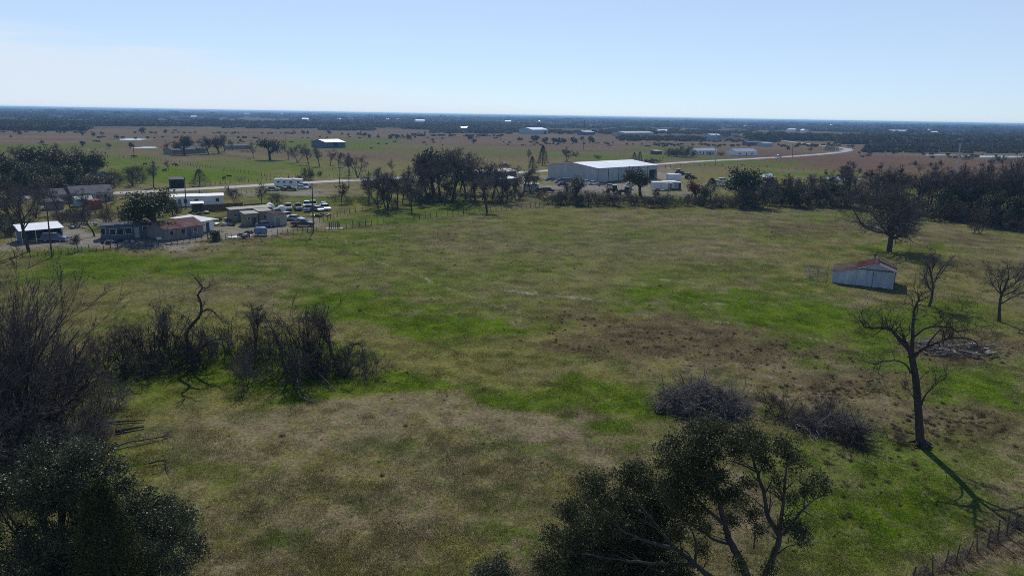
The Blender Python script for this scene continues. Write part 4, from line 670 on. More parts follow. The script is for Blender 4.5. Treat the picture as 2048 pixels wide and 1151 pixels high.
for hi, where in BINS:
    for i, (x, y, dh) in enumerate(sorted(q for q in FT if lo <= q[0] < hi)): plant('small', x, y, top=y-dh, label=ORD[i]+' small tree from the left in the pasture '+where, group='trees dotted over the far pasture', cat='tree', wide=1.15)
    lo = hi
for x, y, tp, w in ((1338, 312, 297, 1.4), (1352, 313, 298, 1.4), (1370, 314, 292, 1.2), (1384, 313, 300, 1.4), (1420, 310, 303, 1.5), (1440, 311, 304, 1.5)): plant('shrub', x, y, top=tp, label='dark shrub beside the white farmhouse across the road', group='shrubs by the white farmhouse', wide=w)
plant('cedar', 1655, 302, top=284, label='left one of two dark cedars inside the road bend', var=1, wide=1.3); plant('cedar', 1668, 303, top=282, label='right one of two dark cedars inside the road bend', var=1, wide=1.4)
plant('shrub', 1983, 327, top=318, label='dark shrub below the long pond', wide=1.6); plant('shrub', 1999, 325, top=313, label='taller dark shrub below the long pond', wide=1.4); plant('shrub', 1935, 320, top=310, label='dark shrub at the edge of the long pond', wide=1.4)
for k in PRO:
    for t in PRO[k]: remove_tree(t)

# ================================================================== far woodland down to the horizon
def far_wood():
    rg = np.random.default_rng(201); protos = []
    for k in range(5):
        n = 70; d = unit(rg.standard_normal((n, 3))); C = d*rg.uniform(.45, 1, (n, 1))*np.array([1, 1, .5])+np.array([0, 0, .5])
        C[:, :2] *= 1+.3*rg.uniform(-1, 1); v, q = leaves(rg, C, .62, .8, 0); v[:, 2] = np.maximum(v[:, 2], 0)
        protos.append((v, [tuple(map(int, a)) for a in q], np.repeat(rg.uniform(.5, 1.3, n), 4)))
    pts = []; sc = []
    # broad cover
    for D0, D1, n, w0, w1 in ((950, 1600, 4200, 5, 10), (1600, 2800, 7000, 6, 13), (2800, 5500, 6500, 12, 26), (5500, 14000, 7000, 30, 70)):
        D = np.sqrt(rg.uniform(D0*D0, D1*D1, n*3)); a = rg.uniform(-.86, .86, n*3); X = D*np.sin(a); Y = D*np.cos(a)
        dens = .60*fbm(X/140, Y/260, 301)+.40*fbm(X/500, Y/900, 311); px, py = PIX(X, Y, 0*X); T = py-(213+35*px/2048)
        lim = 31+4*np.sin(px/330)+sstep(1100, 1700, px)*7
        edge = sstep(2, -6, T-lim)
        keep = (rg.uniform(0, 1, n*3) < sstep(.44, .57, dens)*edge)
        X, Y = X[keep][:n], Y[keep][:n]; w = rg.uniform(w0, w1, len(X)); h = np.clip(w*.55, 4, 9)*rg.uniform(.6, 1.3, len(X))*np.where(rg.uniform(0, 1, len(X)) < .06, 1.5, 1); pts.append(np.c_[X, Y, 0*X]); sc.append(np.c_[w*rg.uniform(.8, 1.6, len(X)), w, h])
    # hedge blocks and strips seen in the fields: pixel corners, number
    for x0, y0, x1, y1, n, h in ((-80, 251, 178, 257, 520, 7), (0, 257, 170, 261, 260, 6), (640, 258, 745, 261, 130, 4), (1740, 292, 2100, 300, 420, 5), (1690, 281, 2100, 288, 650, 8), (1500, 276, 2100, 281, 500, 8), (1200, 262, 1500, 268, 160, 5), (1240, 275, 1420, 282, 120, 4), (860, 262, 1300, 267, 160, 5), (780, 270, 1010, 272, 40, 2.5), (-60, 246, 500, 251, 600, 7), (500, 248, 1000, 253, 500, 7), (1720, 301, 2100, 305, 120, 3), (0, 264, 600, 265, 40, 1.8), (560, 270, 1000, 277, 30, 1.6), (1000, 284, 1320, 291, 30, 1.5), (1290, 288, 1700, 293, 60, 2), (180, 274, 520, 276, 20, 1.8), (1390, 281, 1560, 284, 40, 2.4), (100, 280, 900, 285, 16, 1.4), (1700, 306, 2080, 316, 24, 1.5)):
        a = rg.uniform(0, 1, (n, 2)); X = []; 
        for u, v in a: X.append(G(x0+(x1-x0)*u, y0+(y1-y0)*v+(x1-x0)*u*.005))
        X = np.array(X); w = rg.uniform(4, 9, n)*(h/6); pts.append(np.c_[X, np.zeros(n)]); sc.append(np.c_[w, w, h*rg.uniform(.6, 1.2, n)])
    P = np.concatenate(pts); S = np.concatenate(sc); n = len(P); rot = np.zeros((n, 3)); rot[:, 2] = rg.uniform(0, 6.28, n)
    g = rg.uniform(0, 1, (n, 1)); tint = (np.array([[.8, .9, .55]])*g+np.array([[1.15, .95, .8]])*(1-g))*rg.uniform(.7, 1.25, (n, 1))
    m = mat('far woodland', (0.088, 0.080, 0.055), .95, var=.3, vscale=.3, tint=('tint', 'INSTANCER'), transl=.15)
    scatter('far_woodland', protos, P, rot, S, rg.integers(0, 5, n), tint, m, 'dark mass of far woodland and scrub reaching to the horizon', 'woodland'); print('far', n)
far_wood()
# ================================================================== buildings
M_WHITE = mat('white painted metal', (.72, .73, .75), .55, var=.08, vscale=.4); M_WROOF = mat('bright white metal roof', (.86, .87, .88), .45, var=.06, vscale=.3); M_BARNW = mat('bluish galvanised wall sheet', (.34, .40, .50), .5, metal=.25, var=.25, vscale=.35, col2=(.46, .52, .62), stretch=(2, 2, .6))
M_RROOF = mat('rusty red roof sheet', (.045, .017, .016), .9, spec=.03, var=.35, vscale=.6, col2=(.075, .038, .036)); M_RUSTH = mat('patchy red house roof', (.13, .04, .034), .9, spec=.03, var=.3, vscale=.35, col2=(.19, .145, .145)); M_RUSTY = mat('rust streaked sheet', (.065, .032, .03), .9, spec=.03, var=.3, vscale=.35, col2=(.105, .078, .082)); M_SKYL = mat('pale skylight sheet', (.21, .20, .205), .7, var=.15, vscale=.6)
M_GREYR = mat('grey shingle roof', (.10, .10, .115), .9, var=.25, vscale=.8); M_GREYM = mat('grey metal roof', (.38, .40, .43), .5, metal=.2, var=.15, vscale=.4); M_GLASS = mat('dark window glass', (.02, .025, .03), .12, spec=.6, var=.1); M_DARK = mat('dark interior', (.015, .015, .016), .9, var=.2); M_FRAME = mat('white frame', (.6, .6, .6), .6, var=.1)
M_BLUE = mat('faded blue siding', (.075, .105, .17), .7, var=.2, vscale=.8, stretch=(.3, .3, 4)); M_CREAM = mat('dull cream siding', (.36, .34, .29), .8, var=.18, vscale=.6); M_GREYW = mat('weathered grey boards', (.20, .19, .185), .9, var=.3, vscale=1, stretch=(3, 3, .5)); M_WALLB = mat('warehouse wall sheet', (.36, .40, .41), .5, var=.14, vscale=.25, stretch=(1, 1, .3)); M_WHR = mat('pale warehouse roof', (.74, .76, .78), .38, metal=.25, var=.10, vscale=.08, stretch=(1, .25, 1)); M_TRIM = mat('dark trim', (.05, .055, .06), .6, var=.1); M_BOARD = mat('brown fence boards', (.12, .062, .035), .9, var=.35, vscale=1.5); M_CONC = mat('concrete', (.42, .41, .39), .9, var=.15, vscale=1); M_YELL = mat('khaki siding', (.24, .22, .15), .85, var=.2, vscale=.7); M_WOODP = mat('weathered post wood', (.085, .07, .06), .95, var=.35, vscale=3); M_PIPE = mat('steel pipe', (.16, .17, .17), .6, metal=.3, var=.2); M_ORANGE = mat('orange paint', (.24, .075, .03), .6, var=.2); M_TEAL = mat('pale teal paint', (.30, .42, .42), .6, var=.1)
def frame_of(pl, pr):
    a, b = G(*pl), G(*pr); L = np.linalg.norm(b-a); return a, L, math.atan2(b[1]-a[1], b[0]-a[0])
def house(name, label, cat, pl, pr, depth, h, rise, wallm, roofm, ridge='x', win=(), door=(), over=.3, panels=0, group=None, rsheets=1, side_win=(), open_front=False):
    """box building; front left and right ground corners given in pixels; win: (x, z, w, h) on the front as fractions of length / metres"""
    o, L, rz = frame_of(pl, pr); t = thing(name, label, cat, (*o, 0), rz, group); th = .12
    def wall(x0, x1, y0, y1, z1=h): return obj('wall', MB().box(x0, x1, y0, y1, 0, z1), wallm, t)
    if not open_front:
        k = max(1, panels)
        for i in range(k): wall(L*i/k+(.012 if i else 0), L*(i+1)/k, 0, th)
    wall(0, L, depth-th, depth); wall(0, th, th+.003, depth-th-.003); wall(L-th, L, th+.003, depth-th-.003)
    if ridge == 'x':
        for sx in (0, L-th): obj('gable', MB().prism([(.02, h+.002), (depth-.02, h+.002), (depth/2, h+rise-.02)], 0, sx, sx+th), wallm, t)
        e = over; sl = rise/(depth/2)
        for i in range(rsheets):
            a = -e+(L+2*e)*i/rsheets; b = -e+(L+2*e)*(i+1)/rsheets-(.01 if rsheets > 1 else 0); zz_ = .01*(i % 2)
            obj('roof_panel', MB().slab([(a, -e, h-sl*e+.1+zz_), (b, -e, h-sl*e+.1+zz_), (b, depth/2, h+rise+.1+zz_), (a, depth/2, h+rise+.1+zz_)], .08), roofm, t)
            obj('roof_panel', MB().slab([(b, depth+e, h-sl*e+.1+zz_), (a, depth+e, h-sl*e+.1+zz_), (a, depth/2+.01, h+rise+.1+zz_), (b, depth/2+.01, h+rise+.1+zz_)], .08), roofm, t)
    elif ridge == 'y':
        for sy in (0, depth-th): obj('gable', MB().prism([(.02, h+.002), (L-.02, h+.002), (L/2, h+rise-.02)], 1, sy, sy+th), wallm, t)
        e = over; sl = rise/(L/2)
        obj('roof_panel', MB().slab([(-e, -e, h-sl*e+.1), (L/2-.005, -e, h+rise+.1), (L/2-.005, depth+e, h+rise+.1), (-e, depth+e, h-sl*e+.1)], .08), roofm, t); obj('roof_panel', MB().slab([(L/2+.005, -e, h+rise+.1), (L+e, -e, h-sl*e+.1), (L+e, depth+e, h-sl*e+.1), (L/2+.005, depth+e, h+rise+.1)], .08), roofm, t)
    else:
        e = over; k = rsheets
        for i in range(k):
            a = -e+(L+2*e)*i/k; b = -e+(L+2*e)*(i+1)/k-(.01 if k > 1 else 0)
            obj('roof_panel', MB().slab([(a, -e, h+.1), (b, -e, h+.1), (b, depth+e, h+rise+.1), (a, depth+e, h+rise+.1)], .09), roofm, t)
        if rise > .3:
            for sx in (0, L-th): obj('gable', MB().prism([(.02, h+.002), (depth-.02, h+.002), (depth-.02, h+rise-.03)], 0, sx, sx+th), wallm, t)
    for (fx, z, w, hh) in win:
        x = fx*L; f = obj('window', MB().box(x-w/2-.08, x+w/2+.08, -.04, 0.03, z-.08, z+hh+.08), M_FRAME, t); obj('pane', MB().box(x-w/2, x+w/2, -.055, -.03, z, z+hh), M_GLASS, f)
    for (y, z, w, hh) in side_win:
        f = obj('window', MB().box(L-.03, L+.04, y-w/2-.08, y+w/2+.08, z-.08, z+hh+.08), M_FRAME, t); obj('pane', MB().box(L+.03, L+.055, y-w/2, y+w/2, z, z+hh), M_GLASS, f)
    for (fx, w, hh, dm) in door:
        x = fx*L; d = obj('door', MB().box(x-w/2, x+w/2, -.05, .02, .02, hh), dm, t); obj('handle', MB().box(x+w*.35, x+w*.42, -.09, -.04, 1.0, 1.1), M_TRIM, d)
    return t, L
# ---- small sheet metal barn with lean-to
def barn():
    o, L, rz = frame_of((1663, 564.5), (1786, 578.5)); t = thing('barn', 'small weathered sheet metal barn with rusty red roof and pale skylight strips', 'barn', (*o, 0), rz)
    Lm = L*.395; W = 6.6; he = 2.95; hl = 2.1; hr = 4.1; th = .06
    # front sheets; the lean-to part slopes up to the main part
    xs = [0, Lm*.5, Lm, Lm+(L-Lm)*.27, Lm+(L-Lm)*.52, Lm+(L-Lm)*.74, L]
    for i, (a, b) in enumerate(zip(xs[:-1], xs[1:])):
        top = lambda x: hl+(he-.12-hl)*min(1, x/Lm) if x <= Lm+.01 else he
        y = -.03*(i % 2); zb = [0.03, 0, .05, .02, .06, 0][i]
        obj('wall_sheet', MB().prism([(a+.008, zb), (b-.008, zb), (b-.008, top(b) if i != 2 else he), (a+.008, top(a) if i != 2 else he)], 1, y, y+th), M_BARNW, t)
    obj('gable', MB().prism([(Lm+.1, he+.14), (L-.1, he+.14), ((Lm+L)/2, hr-.05)], 1, .01, .08), M_BARNW, t); obj('door_track', MB().box(Lm-.05, L+.05, -.16, -.06, he, he+.13), M_TRIM, t)
    for k, (a, b) in enumerate(((0, W*.33), (W*.33, W*.66), (W*.66, W))): obj('wall_sheet', MB().box(L-th, L+.02*(k % 2), a+.07, b-.004, 0, he), M_BARNW, t)
    obj('wall_sheet', MB().box(0, L, W-th, W, 0, hl), M_BARNW, t); obj('wall_sheet', MB().box(0, th, .07, W-.07, 0, hl), M_BARNW, t); obj('gable', MB().prism([(Lm+.1, hl+.01), (L-.1, hl+.01), (L-.1, he), ((Lm+L)/2, hr-.05), (Lm+.1, he)], 1, W-.07, W-.01), M_BARNW, t)
    obj('corner_post', MB().box(L-.01, L+.08, -.09, -.01, 0, he), M_TRIM, t); obj('corner_post', MB().box(L*.66-.03, L*.66+.03, -.1, -.04, .05, he), M_TRIM, t)
    mid = (Lm+L)/2; e = .22
    n = 7; pat = [M_SKYL, M_RROOF, M_SKYL, M_RROOF, M_RROOF, M_SKYL, M_RROOF]; cuts = [-e, .45, 1.1, 2.35, 3.6, 5.2, 5.75, W+e]
    for i in range(n):
        a, b = cuts[i], cuts[i+1]-.01; dz = .012*(i % 2)
        obj('roof_sheet', MB().slab([(mid, a, hr+dz), (L+.3, a, he-.05+dz), (L+.3, b, he-.05+dz), (mid, b, hr+dz)], .03), pat[i], t)
    for i in range(5):
        a = -e+(W+2*e)*i/5; b = -e+(W+2*e)*(i+1)/5-.01; dz = .012*(i % 2)
        obj('roof_sheet', MB().slab([(Lm-.1, a, he+.02+dz), (mid-.01, a, hr+dz), (mid-.01, b, hr+dz), (Lm-.1, b, he+.02+dz)], .03), M_RROOF, t); obj('roof_sheet', MB().slab([(-.25, a, hl+dz), (Lm-.12, a, he-.08+dz), (Lm-.12, b, he-.08+dz), (-.25, b, hl+dz)], .03), M_RUSTY, t)
    obj('ridge_cap', MB().prism([(mid-.3, hr-.02), (mid, hr+.1), (mid+.3, hr-.02), (mid, hr+.06)], 1, -e, W+e), M_RUSTY, t); obj('fascia', MB().prism([(Lm-.1, he+.02), (mid, hr-.03), (L+.3, he-.08), (L+.3, he+.0), (mid, hr+.05), (Lm-.1, he+.1)], 1, -e-.05, -e-.01), M_BARNW, t)
barn()
def panel_gate(pl, pr, label, h=1.7):
    o, L, rz = frame_of(pl, pr); t = thing('cattle_panel', label, 'fence panel', (*o, 0), rz, 'pipe cattle panels by the barn')
    for z in np.linspace(.25, h, 6): obj('rail', MB().cyl((0, 0, z), (L, 0, z), .03, n=6), M_PIPE, t)
    for x in (0, L/2, L): obj('upright', MB().cyl((x, .0, 0), (x, .0, h+.08), .035, n=6), M_PIPE, t)
panel_gate((1617, 557), (1653, 563), 'front pipe cattle panel left of the barn', 1.9); panel_gate((1613, 550), (1617, 557), 'short pipe panel closing the pen on the left', 1.9); panel_gate((1613, 549), (1655, 552), 'rear pipe cattle panel behind the pen', 1.8)
fallen('board', 'loose board leaning at the foot of the barn pen', [(1645, 560, .5), (1652, 563, .3), (1660, 565, .1)], .08, M_DEAD, 11, False, cat='board')
# ---- warehouse
def warehouse():
    A, B, C = G(1085, 355.5), G(1195, 365.5), G(1312.5, 356.5); rz = math.atan2(C[1]-B[1], C[0]-B[0]); L = np.linalg.norm(C-B); W = np.linalg.norm(A-B)
    # make it square on: local x along the long wall, local y away to the left end
    t = thing('warehouse', 'large pale metal warehouse with low white roof beside the road', 'warehouse', (*B, 0), rz); he = 6.2; hr = 7.9; th = .2; n = 6
    for i in range(n):
        a, b = L*i/n, L*(i+1)/n
        if i == n-1:
            obj('wall_panel', MB().box(a+.02, a+1.2, 0, th, 0, he), M_WALLB, t); obj('wall_panel', MB().box(b-.6, b, 0, th, 0, he), M_WALLB, t); obj('wall_panel', MB().box(a+1.2, b-.6, 0, th, 4.2, he), M_WALLB, t); obj('doorway', MB().box(a+1.2, b-.6, 1.0, 1.1, 0, 4.3), M_DARK, t)
        else: obj('wall_panel', MB().box(a+.02, b, 0, th, 0, he), M_WALLB, t)
        obj('downspout', MB().box(a-.1, a+.1, -.14, -.01, 0, he+.1), M_TRIM, t)
    obj('downspout', MB().box(L-.1, L+.1, -.14, -.01, 0, he+.1), M_TRIM, t)
    m = 5
    for i in range(m):
        a, b = th+(W-2*th)*i/m, th+(W-2*th)*(i+1)/m; z = lambda y: he+(hr-he)*(1-abs(y-W/2)/(W/2))
        pts = [(a+.01, 0), (b-.01, 0), (b-.01, z(b)-.1)]+([(W/2, hr-.1)] if a < W/2 < b else [])+[(a+.01, z(a)-.1)]; obj('wall_panel', MB().prism(pts, 0, 0, th), M_WALLB, t); obj('wall_panel', MB().prism(pts, 0, L-th, L), M_WALLB, t)
    obj('wall_panel', MB().box(0, L, W-th, W, 0, he), M_WALLB, t)
    k = 12
    for i in range(k):
        a = -.3+(L+.6)*i/k; b = -.3+(L+.6)*(i+1)/k-.02; dz = .02*(i % 2)
        obj('roof_panel', MB().slab([(a, -.35, he+.08+dz), (b, -.35, he+.08+dz), (b, W/2, hr+dz), (a, W/2, hr+dz)], .08), M_WHR, t); obj('roof_panel', MB().slab([(b, W+.35, he+.08+dz), (a, W+.35, he+.08+dz), (a, W/2+.02, hr+dz), (b, W/2+.02, hr+dz)], .08), M_WHR, t)
    obj('gutter', MB().box(-.3, L+.3, -.5, -.36, he-.1, he+.08), M_FRAME, t); obj('rake_trim', MB().prism([(-.35, he-.1), (W/2, hr-.18), (W+.35, he-.1), (W+.35, he+.1), (W/2, hr+.06), (-.35, he+.1)], 0, -.42, -.31), M_FRAME, t); obj('door', MB().box(L*.42, L*.42+1.1, -.05, -.005, 0, 2.2), M_TRIM, t)
    obj('base_trim', MB().box(0, L, -.06, -.02, 0, .3), M_TRIM, t)
warehouse()
# ---- homestead
house('carport', 'open carport with bright white metal roof in the dirt yard', 'carport', (44, 487), (128, 479), 5, 2.6, .75, M_BLUE, M_WROOF, 'mono', over=.3, rsheets=7, open_front=True)
def carport_posts():
    o, L, rz = frame_of((44, 487), (128, 479)); t = [x for x in bpy.data.objects if x.name.startswith('carport')][0]
    for f in (.02, .35, .68, .98): obj('post', MB().box(f*L-.06, f*L+.06, 0, .12, 0, 2.68), M_FRAME, t)
carport_posts()
house('mobile_home', 'dark blue mobile home with pale framed windows behind the yard fence', 'mobile home', (203, 480), (308, 473), 4.2, 3.1, .35, M_BLUE, M_GREYR, 'x', [(.05, 1.1, .8, 1.5), (.22, 1.0, 1.0, 1.3), (.36, 1.0, 1.2, 1.3), (.52, 1.0, 1.2, 1.3), (.86, 1.6, 1.2, .9)], [(.68, .95, 2.4, M_CREAM)], over=.2, rsheets=4)
house('house', 'low white house with rusty red metal roof under the oak', 'house', (333, 481), (408, 470), 8.5, 2.5, 1.25, M_GREYW, M_RUSTH, 'x', [(.15, 1.0, .8, 1.0), (.45, .9, 1.0, 1.2), (.78, 1.1, .9, .9)], [(.62, .9, 2.0, M_BLUE)], over=.5, rsheets=5)
house('shed', 'white walled shed with grey metal roof right of the rusty house', 'shed', (398, 466), (428, 460), 7, 2.6, .5, M_WHITE, M_GREYM, 'mono', [], [(.6, 1.0, 2.1, M_TRIM)], over=.7, rsheets=5)
house('mobile_home', 'long white mobile home with bright white roof facing the road', 'mobile home', (300, 415), (447, 410), 5.4, 2.9, .45, M_WHITE, M_WROOF, 'x', [(.06, 1.1, 1.2, 1.1), (.48, 1.0, .9, 1.2), (.92, 1.2, .9, 1.0), (.3, 1.1, 1.2, 1.0)], [(.63, 1.0, 2.1, M_TRIM), (.40, .9, 2.1, M_GREYW)], over=.35, rsheets=6)
house('canopy', 'small flat white porch roof in front of the white mobile home', 'canopy', (384, 424), (408, 423), 3.0, 2.3, .25, M_GREYW, M_WROOF, 'mono', over=.2, open_front=True)
house('trailer_house', 'long grey box trailer behind the khaki sheds', 'trailer', (463, 443), (546, 436), 3, 3.0, .25, M_GREYW, M_CREAM, 'mono', [(.1, 1.2, .8, .8), (.4, 1.2, .8, .8), (.62, 1.2, .8, .8)], [(.22, .9, 2.1, M_BLUE)], over=.2, rsheets=4)
house('shed', 'khaki shed with pale flat roof in the junk yard', 'shed', (491, 452), (517, 450), 3.6, 3.0, .2, M_YELL, M_CREAM, 'mono', [(.3, 1.5, .6, .6)], [(.7, .9, 2.0, M_TRIM)], over=.25, rsheets=3); house('shed', 'second khaki shed with pale roof adjoining the first on the right', 'shed', (519, 448), (544, 446), 3.4, 3.2, .3, M_YELL, M_CREAM, 'mono', [(.5, 1.4, .6, .7)], over=.2, rsheets=3)
house('shed', 'pale grey shed with rusty flat roof beside the dark pickup', 'shed', (548, 452), (574, 449), 3.6, 2.9, .15, M_CREAM, M_RUSTY, 'mono', [], [(.3, 1.0, 2.0, M_GREYW)], over=.15, rsheets=2)
house('house', 'grey shingled house at the left of the pair by the road', 'house', (98, 408), (145, 405), 8, 2.6, 1.4, M_CREAM, M_GREYR, 'x', [(.3, 1, 1, 1.1), (.7, 1, 1, 1.1)], [(.5, .95, 2.0, M_TRIM)], rsheets=3); house('house', 'wider grey shingled house by the road with white eaves', 'house', (146, 406), (228, 401), 9, 2.7, 1.9, M_CREAM, M_GREYR, 'x', [(.15, 1, 1, 1.1), (.45, 1, 1.2, 1.1), (.8, 1, 1, 1.1)], [(.62, .95, 2.0, M_ORANGE)], rsheets=4)
house('shed', 'small teal shed in front of the wider grey house', 'shed', (155, 414), (186, 412), 4, 2.2, .6, M_TEAL, M_TEAL, 'x', [], [(.5, .9, 1.9, M_TRIM)]); house('shed', 'rusty orange storage box beside the teal shed', 'shed', (190, 418), (206, 416), 3, 2.3, .2, M_ORANGE, M_ORANGE, 'mono'); house('shed', 'low grey roofed shed half hidden behind the bare trees', 'shed', (95, 420), (128, 418), 4, 2.2, .5, M_GREYW, M_GREYR, 'mono')
house('shed', 'black open shed across the road from the white mobile home', 'shed', (343, 376), (369, 375), 5, 3.0, .5, M_DARK, M_GREYR, 'mono', rsheets=3); house('shed', 'pale gabled shed among trees near the dark grove', 'shed', (190, 362), (222, 360), 5, 2.6, 1.1, M_GREYW, M_WHITE, 'y', [(.5, 1, .8, .8)])
house('farmhouse', 'low dark farmhouse between the evergreen oaks', 'house', (345, 309), (413, 306), 9, 2.8, 1.6, M_GREYW, M_GREYR, 'x', [(.2, 1, 1.2, 1.2), (.5, 1, 1.2, 1.2), (.8, 1, 1.2, 1.2)], rsheets=3); house('shed', 'long low dark cattle shed behind the driveway oaks', 'shed', (456, 299), (498, 298), 6, 2.6, .4, M_GREYW, M_GREYR, 'mono', rsheets=4)
house('barn', 'dark walled barn with bright white roof beyond the driveway trees', 'barn', (652, 296), (691, 294.9), 20, 4.4, 2.0, M_BLUE, M_WROOF, 'x', [], [(.5, 4, 3.6, M_DARK)], rsheets=6)
house('building', 'long flat grey building behind the central wood', 'building', (930, 362), (1033, 357), 10, 3.3, .8, M_GREYW, M_GREYM, 'x', [(.2, 1, 1.2, 1.2), (.5, 1, 1.2, 1.2), (.8, 1, 1.2, 1.2)], rsheets=4); house('shed', 'low pale roofed shed in front of the long grey building', 'shed', (990, 372), (1036, 369), 6, 2.6, .4, M_GREYW, M_GREYM, 'mono', rsheets=3); house('shed', 'pale box shed beside the dark cars left of the warehouse', 'shed', (1058, 384), (1077, 383), 4, 2.7, .3, M_CREAM, M_GREYM, 'mono')
house('storage_container', 'white storage container right of the warehouse', 'container', (1337, 362), (1361, 362), 3, 2.9, .1, M_WHITE, M_WROOF, 'mono', over=.02, panels=3); house('shed', 'open white roofed shelter among the trailers', 'shed', (1340, 380), (1362, 379), 5, 2.8, .3, M_GREYW, M_WROOF, 'mono', open_front=True)
house('farmhouse', 'white farmhouse with grey roof across the road', 'house', (1392, 309), (1434, 308), 9, 3.0, 1.6, M_WHITE, M_GREYM, 'x', [(.2, 1, 1.3, 1.2), (.5, 1, 1.3, 1.2), (.8, 1, 1.3, 1.2)], [(.35, 1, 2.1, M_TRIM)], rsheets=3); house('farmhouse', 'white house with gabled front right of the white farmhouse', 'house', (1471, 311.5), (1514, 311), 10, 3.2, 2.0, M_WHITE, M_GREYM, 'x', [(.2, 1, 1.3, 1.2), (.75, 1, 1.3, 1.2)], [(.5, 1, 2.1, M_TRIM)], rsheets=3); house('shed', 'small brown shed in the field left of the white farmhouse', 'shed', (1311, 309), (1324, 308.5), 5, 2.6, .5, M_BOARD, M_CREAM, 'mono')
house('barn', 'far tall barn with bright white roof in the centre', 'barn', (1065, 269), (1096, 268.5), 26, 7, 3, M_TEAL, M_WROOF, 'x', [], [(.8, 6, 5, M_DARK)], rsheets=4); house('barn', 'far low blue grey barn right of the tall white barn', 'barn', (1168, 270.5), (1188, 270.5), 18, 5, 1.5, M_BLUE, M_GREYM, 'x', rsheets=3); house('building', 'far long pale building with white eaves', 'building', (1248, 272.5), (1307, 272), 24, 5, 2, M_CREAM, M_GREYM, 'x', [(.2, 1.5, 2, 2), (.4, 1.5, 2, 2), (.6, 1.5, 2, 2), (.8, 1.5, 2, 2)], rsheets=4); house('building', 'far pale teal building by the road', 'building', (1422, 278.5), (1443, 278.5), 16, 6, 1, M_TEAL, M_WROOF, 'x', rsheets=2); house('house', 'far house with red roof beside the teal building', 'house', (1447, 279), (1466, 279), 12, 4, 3, M_CREAM, M_RROOF, 'x'); house('house', 'far house with faded red roof right of the first red roof', 'house', (1468, 280), (1482, 280), 12, 4, 2.5, M_CREAM, M_RROOF, 'x'); house('building', 'far low blue roofed shed row below the red roofs', 'building', (1496, 291), (1525, 291), 10, 3.4, 1, M_BLUE, M_BLUE, 'x', rsheets=2); house('building', 'far low building with teal end right of the shed row', 'building', (1527, 293.5), (1545, 293), 8, 3.4, 1, M_TEAL, M_GREYM, 'x')
for x0, x1, y, h in ((203, 216, 225.5, 8), (267, 272, 226, 9), (381, 392, 236.5, 7), (488, 498, 229.5, 9), (520, 528, 231.5, 9), (604, 617, 241.5, 7), (672, 680, 241.5, 6), (774, 800, 242.5, 7), (832, 850, 245, 8), (1010, 1022, 245.5, 7), (1318, 1336, 266.5, 6), (1070, 1078, 245, 7), (1578, 1592, 262.5, 6), (1600, 1606, 264, 6), (1782, 1822, 265.5, 6), (1840, 1852, 263.5, 6), (1856, 1866, 263, 6), (1864, 1876, 268.5, 6), (1488, 1498, 257, 7), (1657, 1664, 253.5, 8), (922, 936, 260, 5), (696, 706, 241, 6)):
    house('far_building', 'tiny bright roofed building among the trees near the horizon', 'building', (x0, y), (x1, y+.2), 14, h*.75, h*.45, M_WHITE, M_WROOF, 'x', group='bright roofs near the horizon')
def water_tower(px, py, h):
    g = G(px, py); t = thing('storage_tank', 'pair of tiny white round tanks on the horizon', 'tank', (*g, 0), 0, 'white tanks on the horizon'); b = MB(); R = h*.42
    V = []; F_ = []; n = 12
    for j in range(7):
        a = -math.pi/2+math.pi*j/6
        for i in range(n): V.append((R*math.cos(a)*math.cos(2*math.pi*i/n), R*math.cos(a)*math.sin(2*math.pi*i/n), h-R+R*math.sin(a)))
    F_ = [(j*n+i, j*n+(i+1) % n, (j+1)*n+(i+1) % n, (j+1)*n+i) for j in range(6) for i in range(n)]; b.add(V, F_); obj('tank', b, M_WROOF, t); obj('stem', MB().cyl((0, 0, 0), (0, 0, h-R), R*.25, n=8), M_WROOF, t)
water_tower(556, 231.5, 11); water_tower(564, 232, 20)
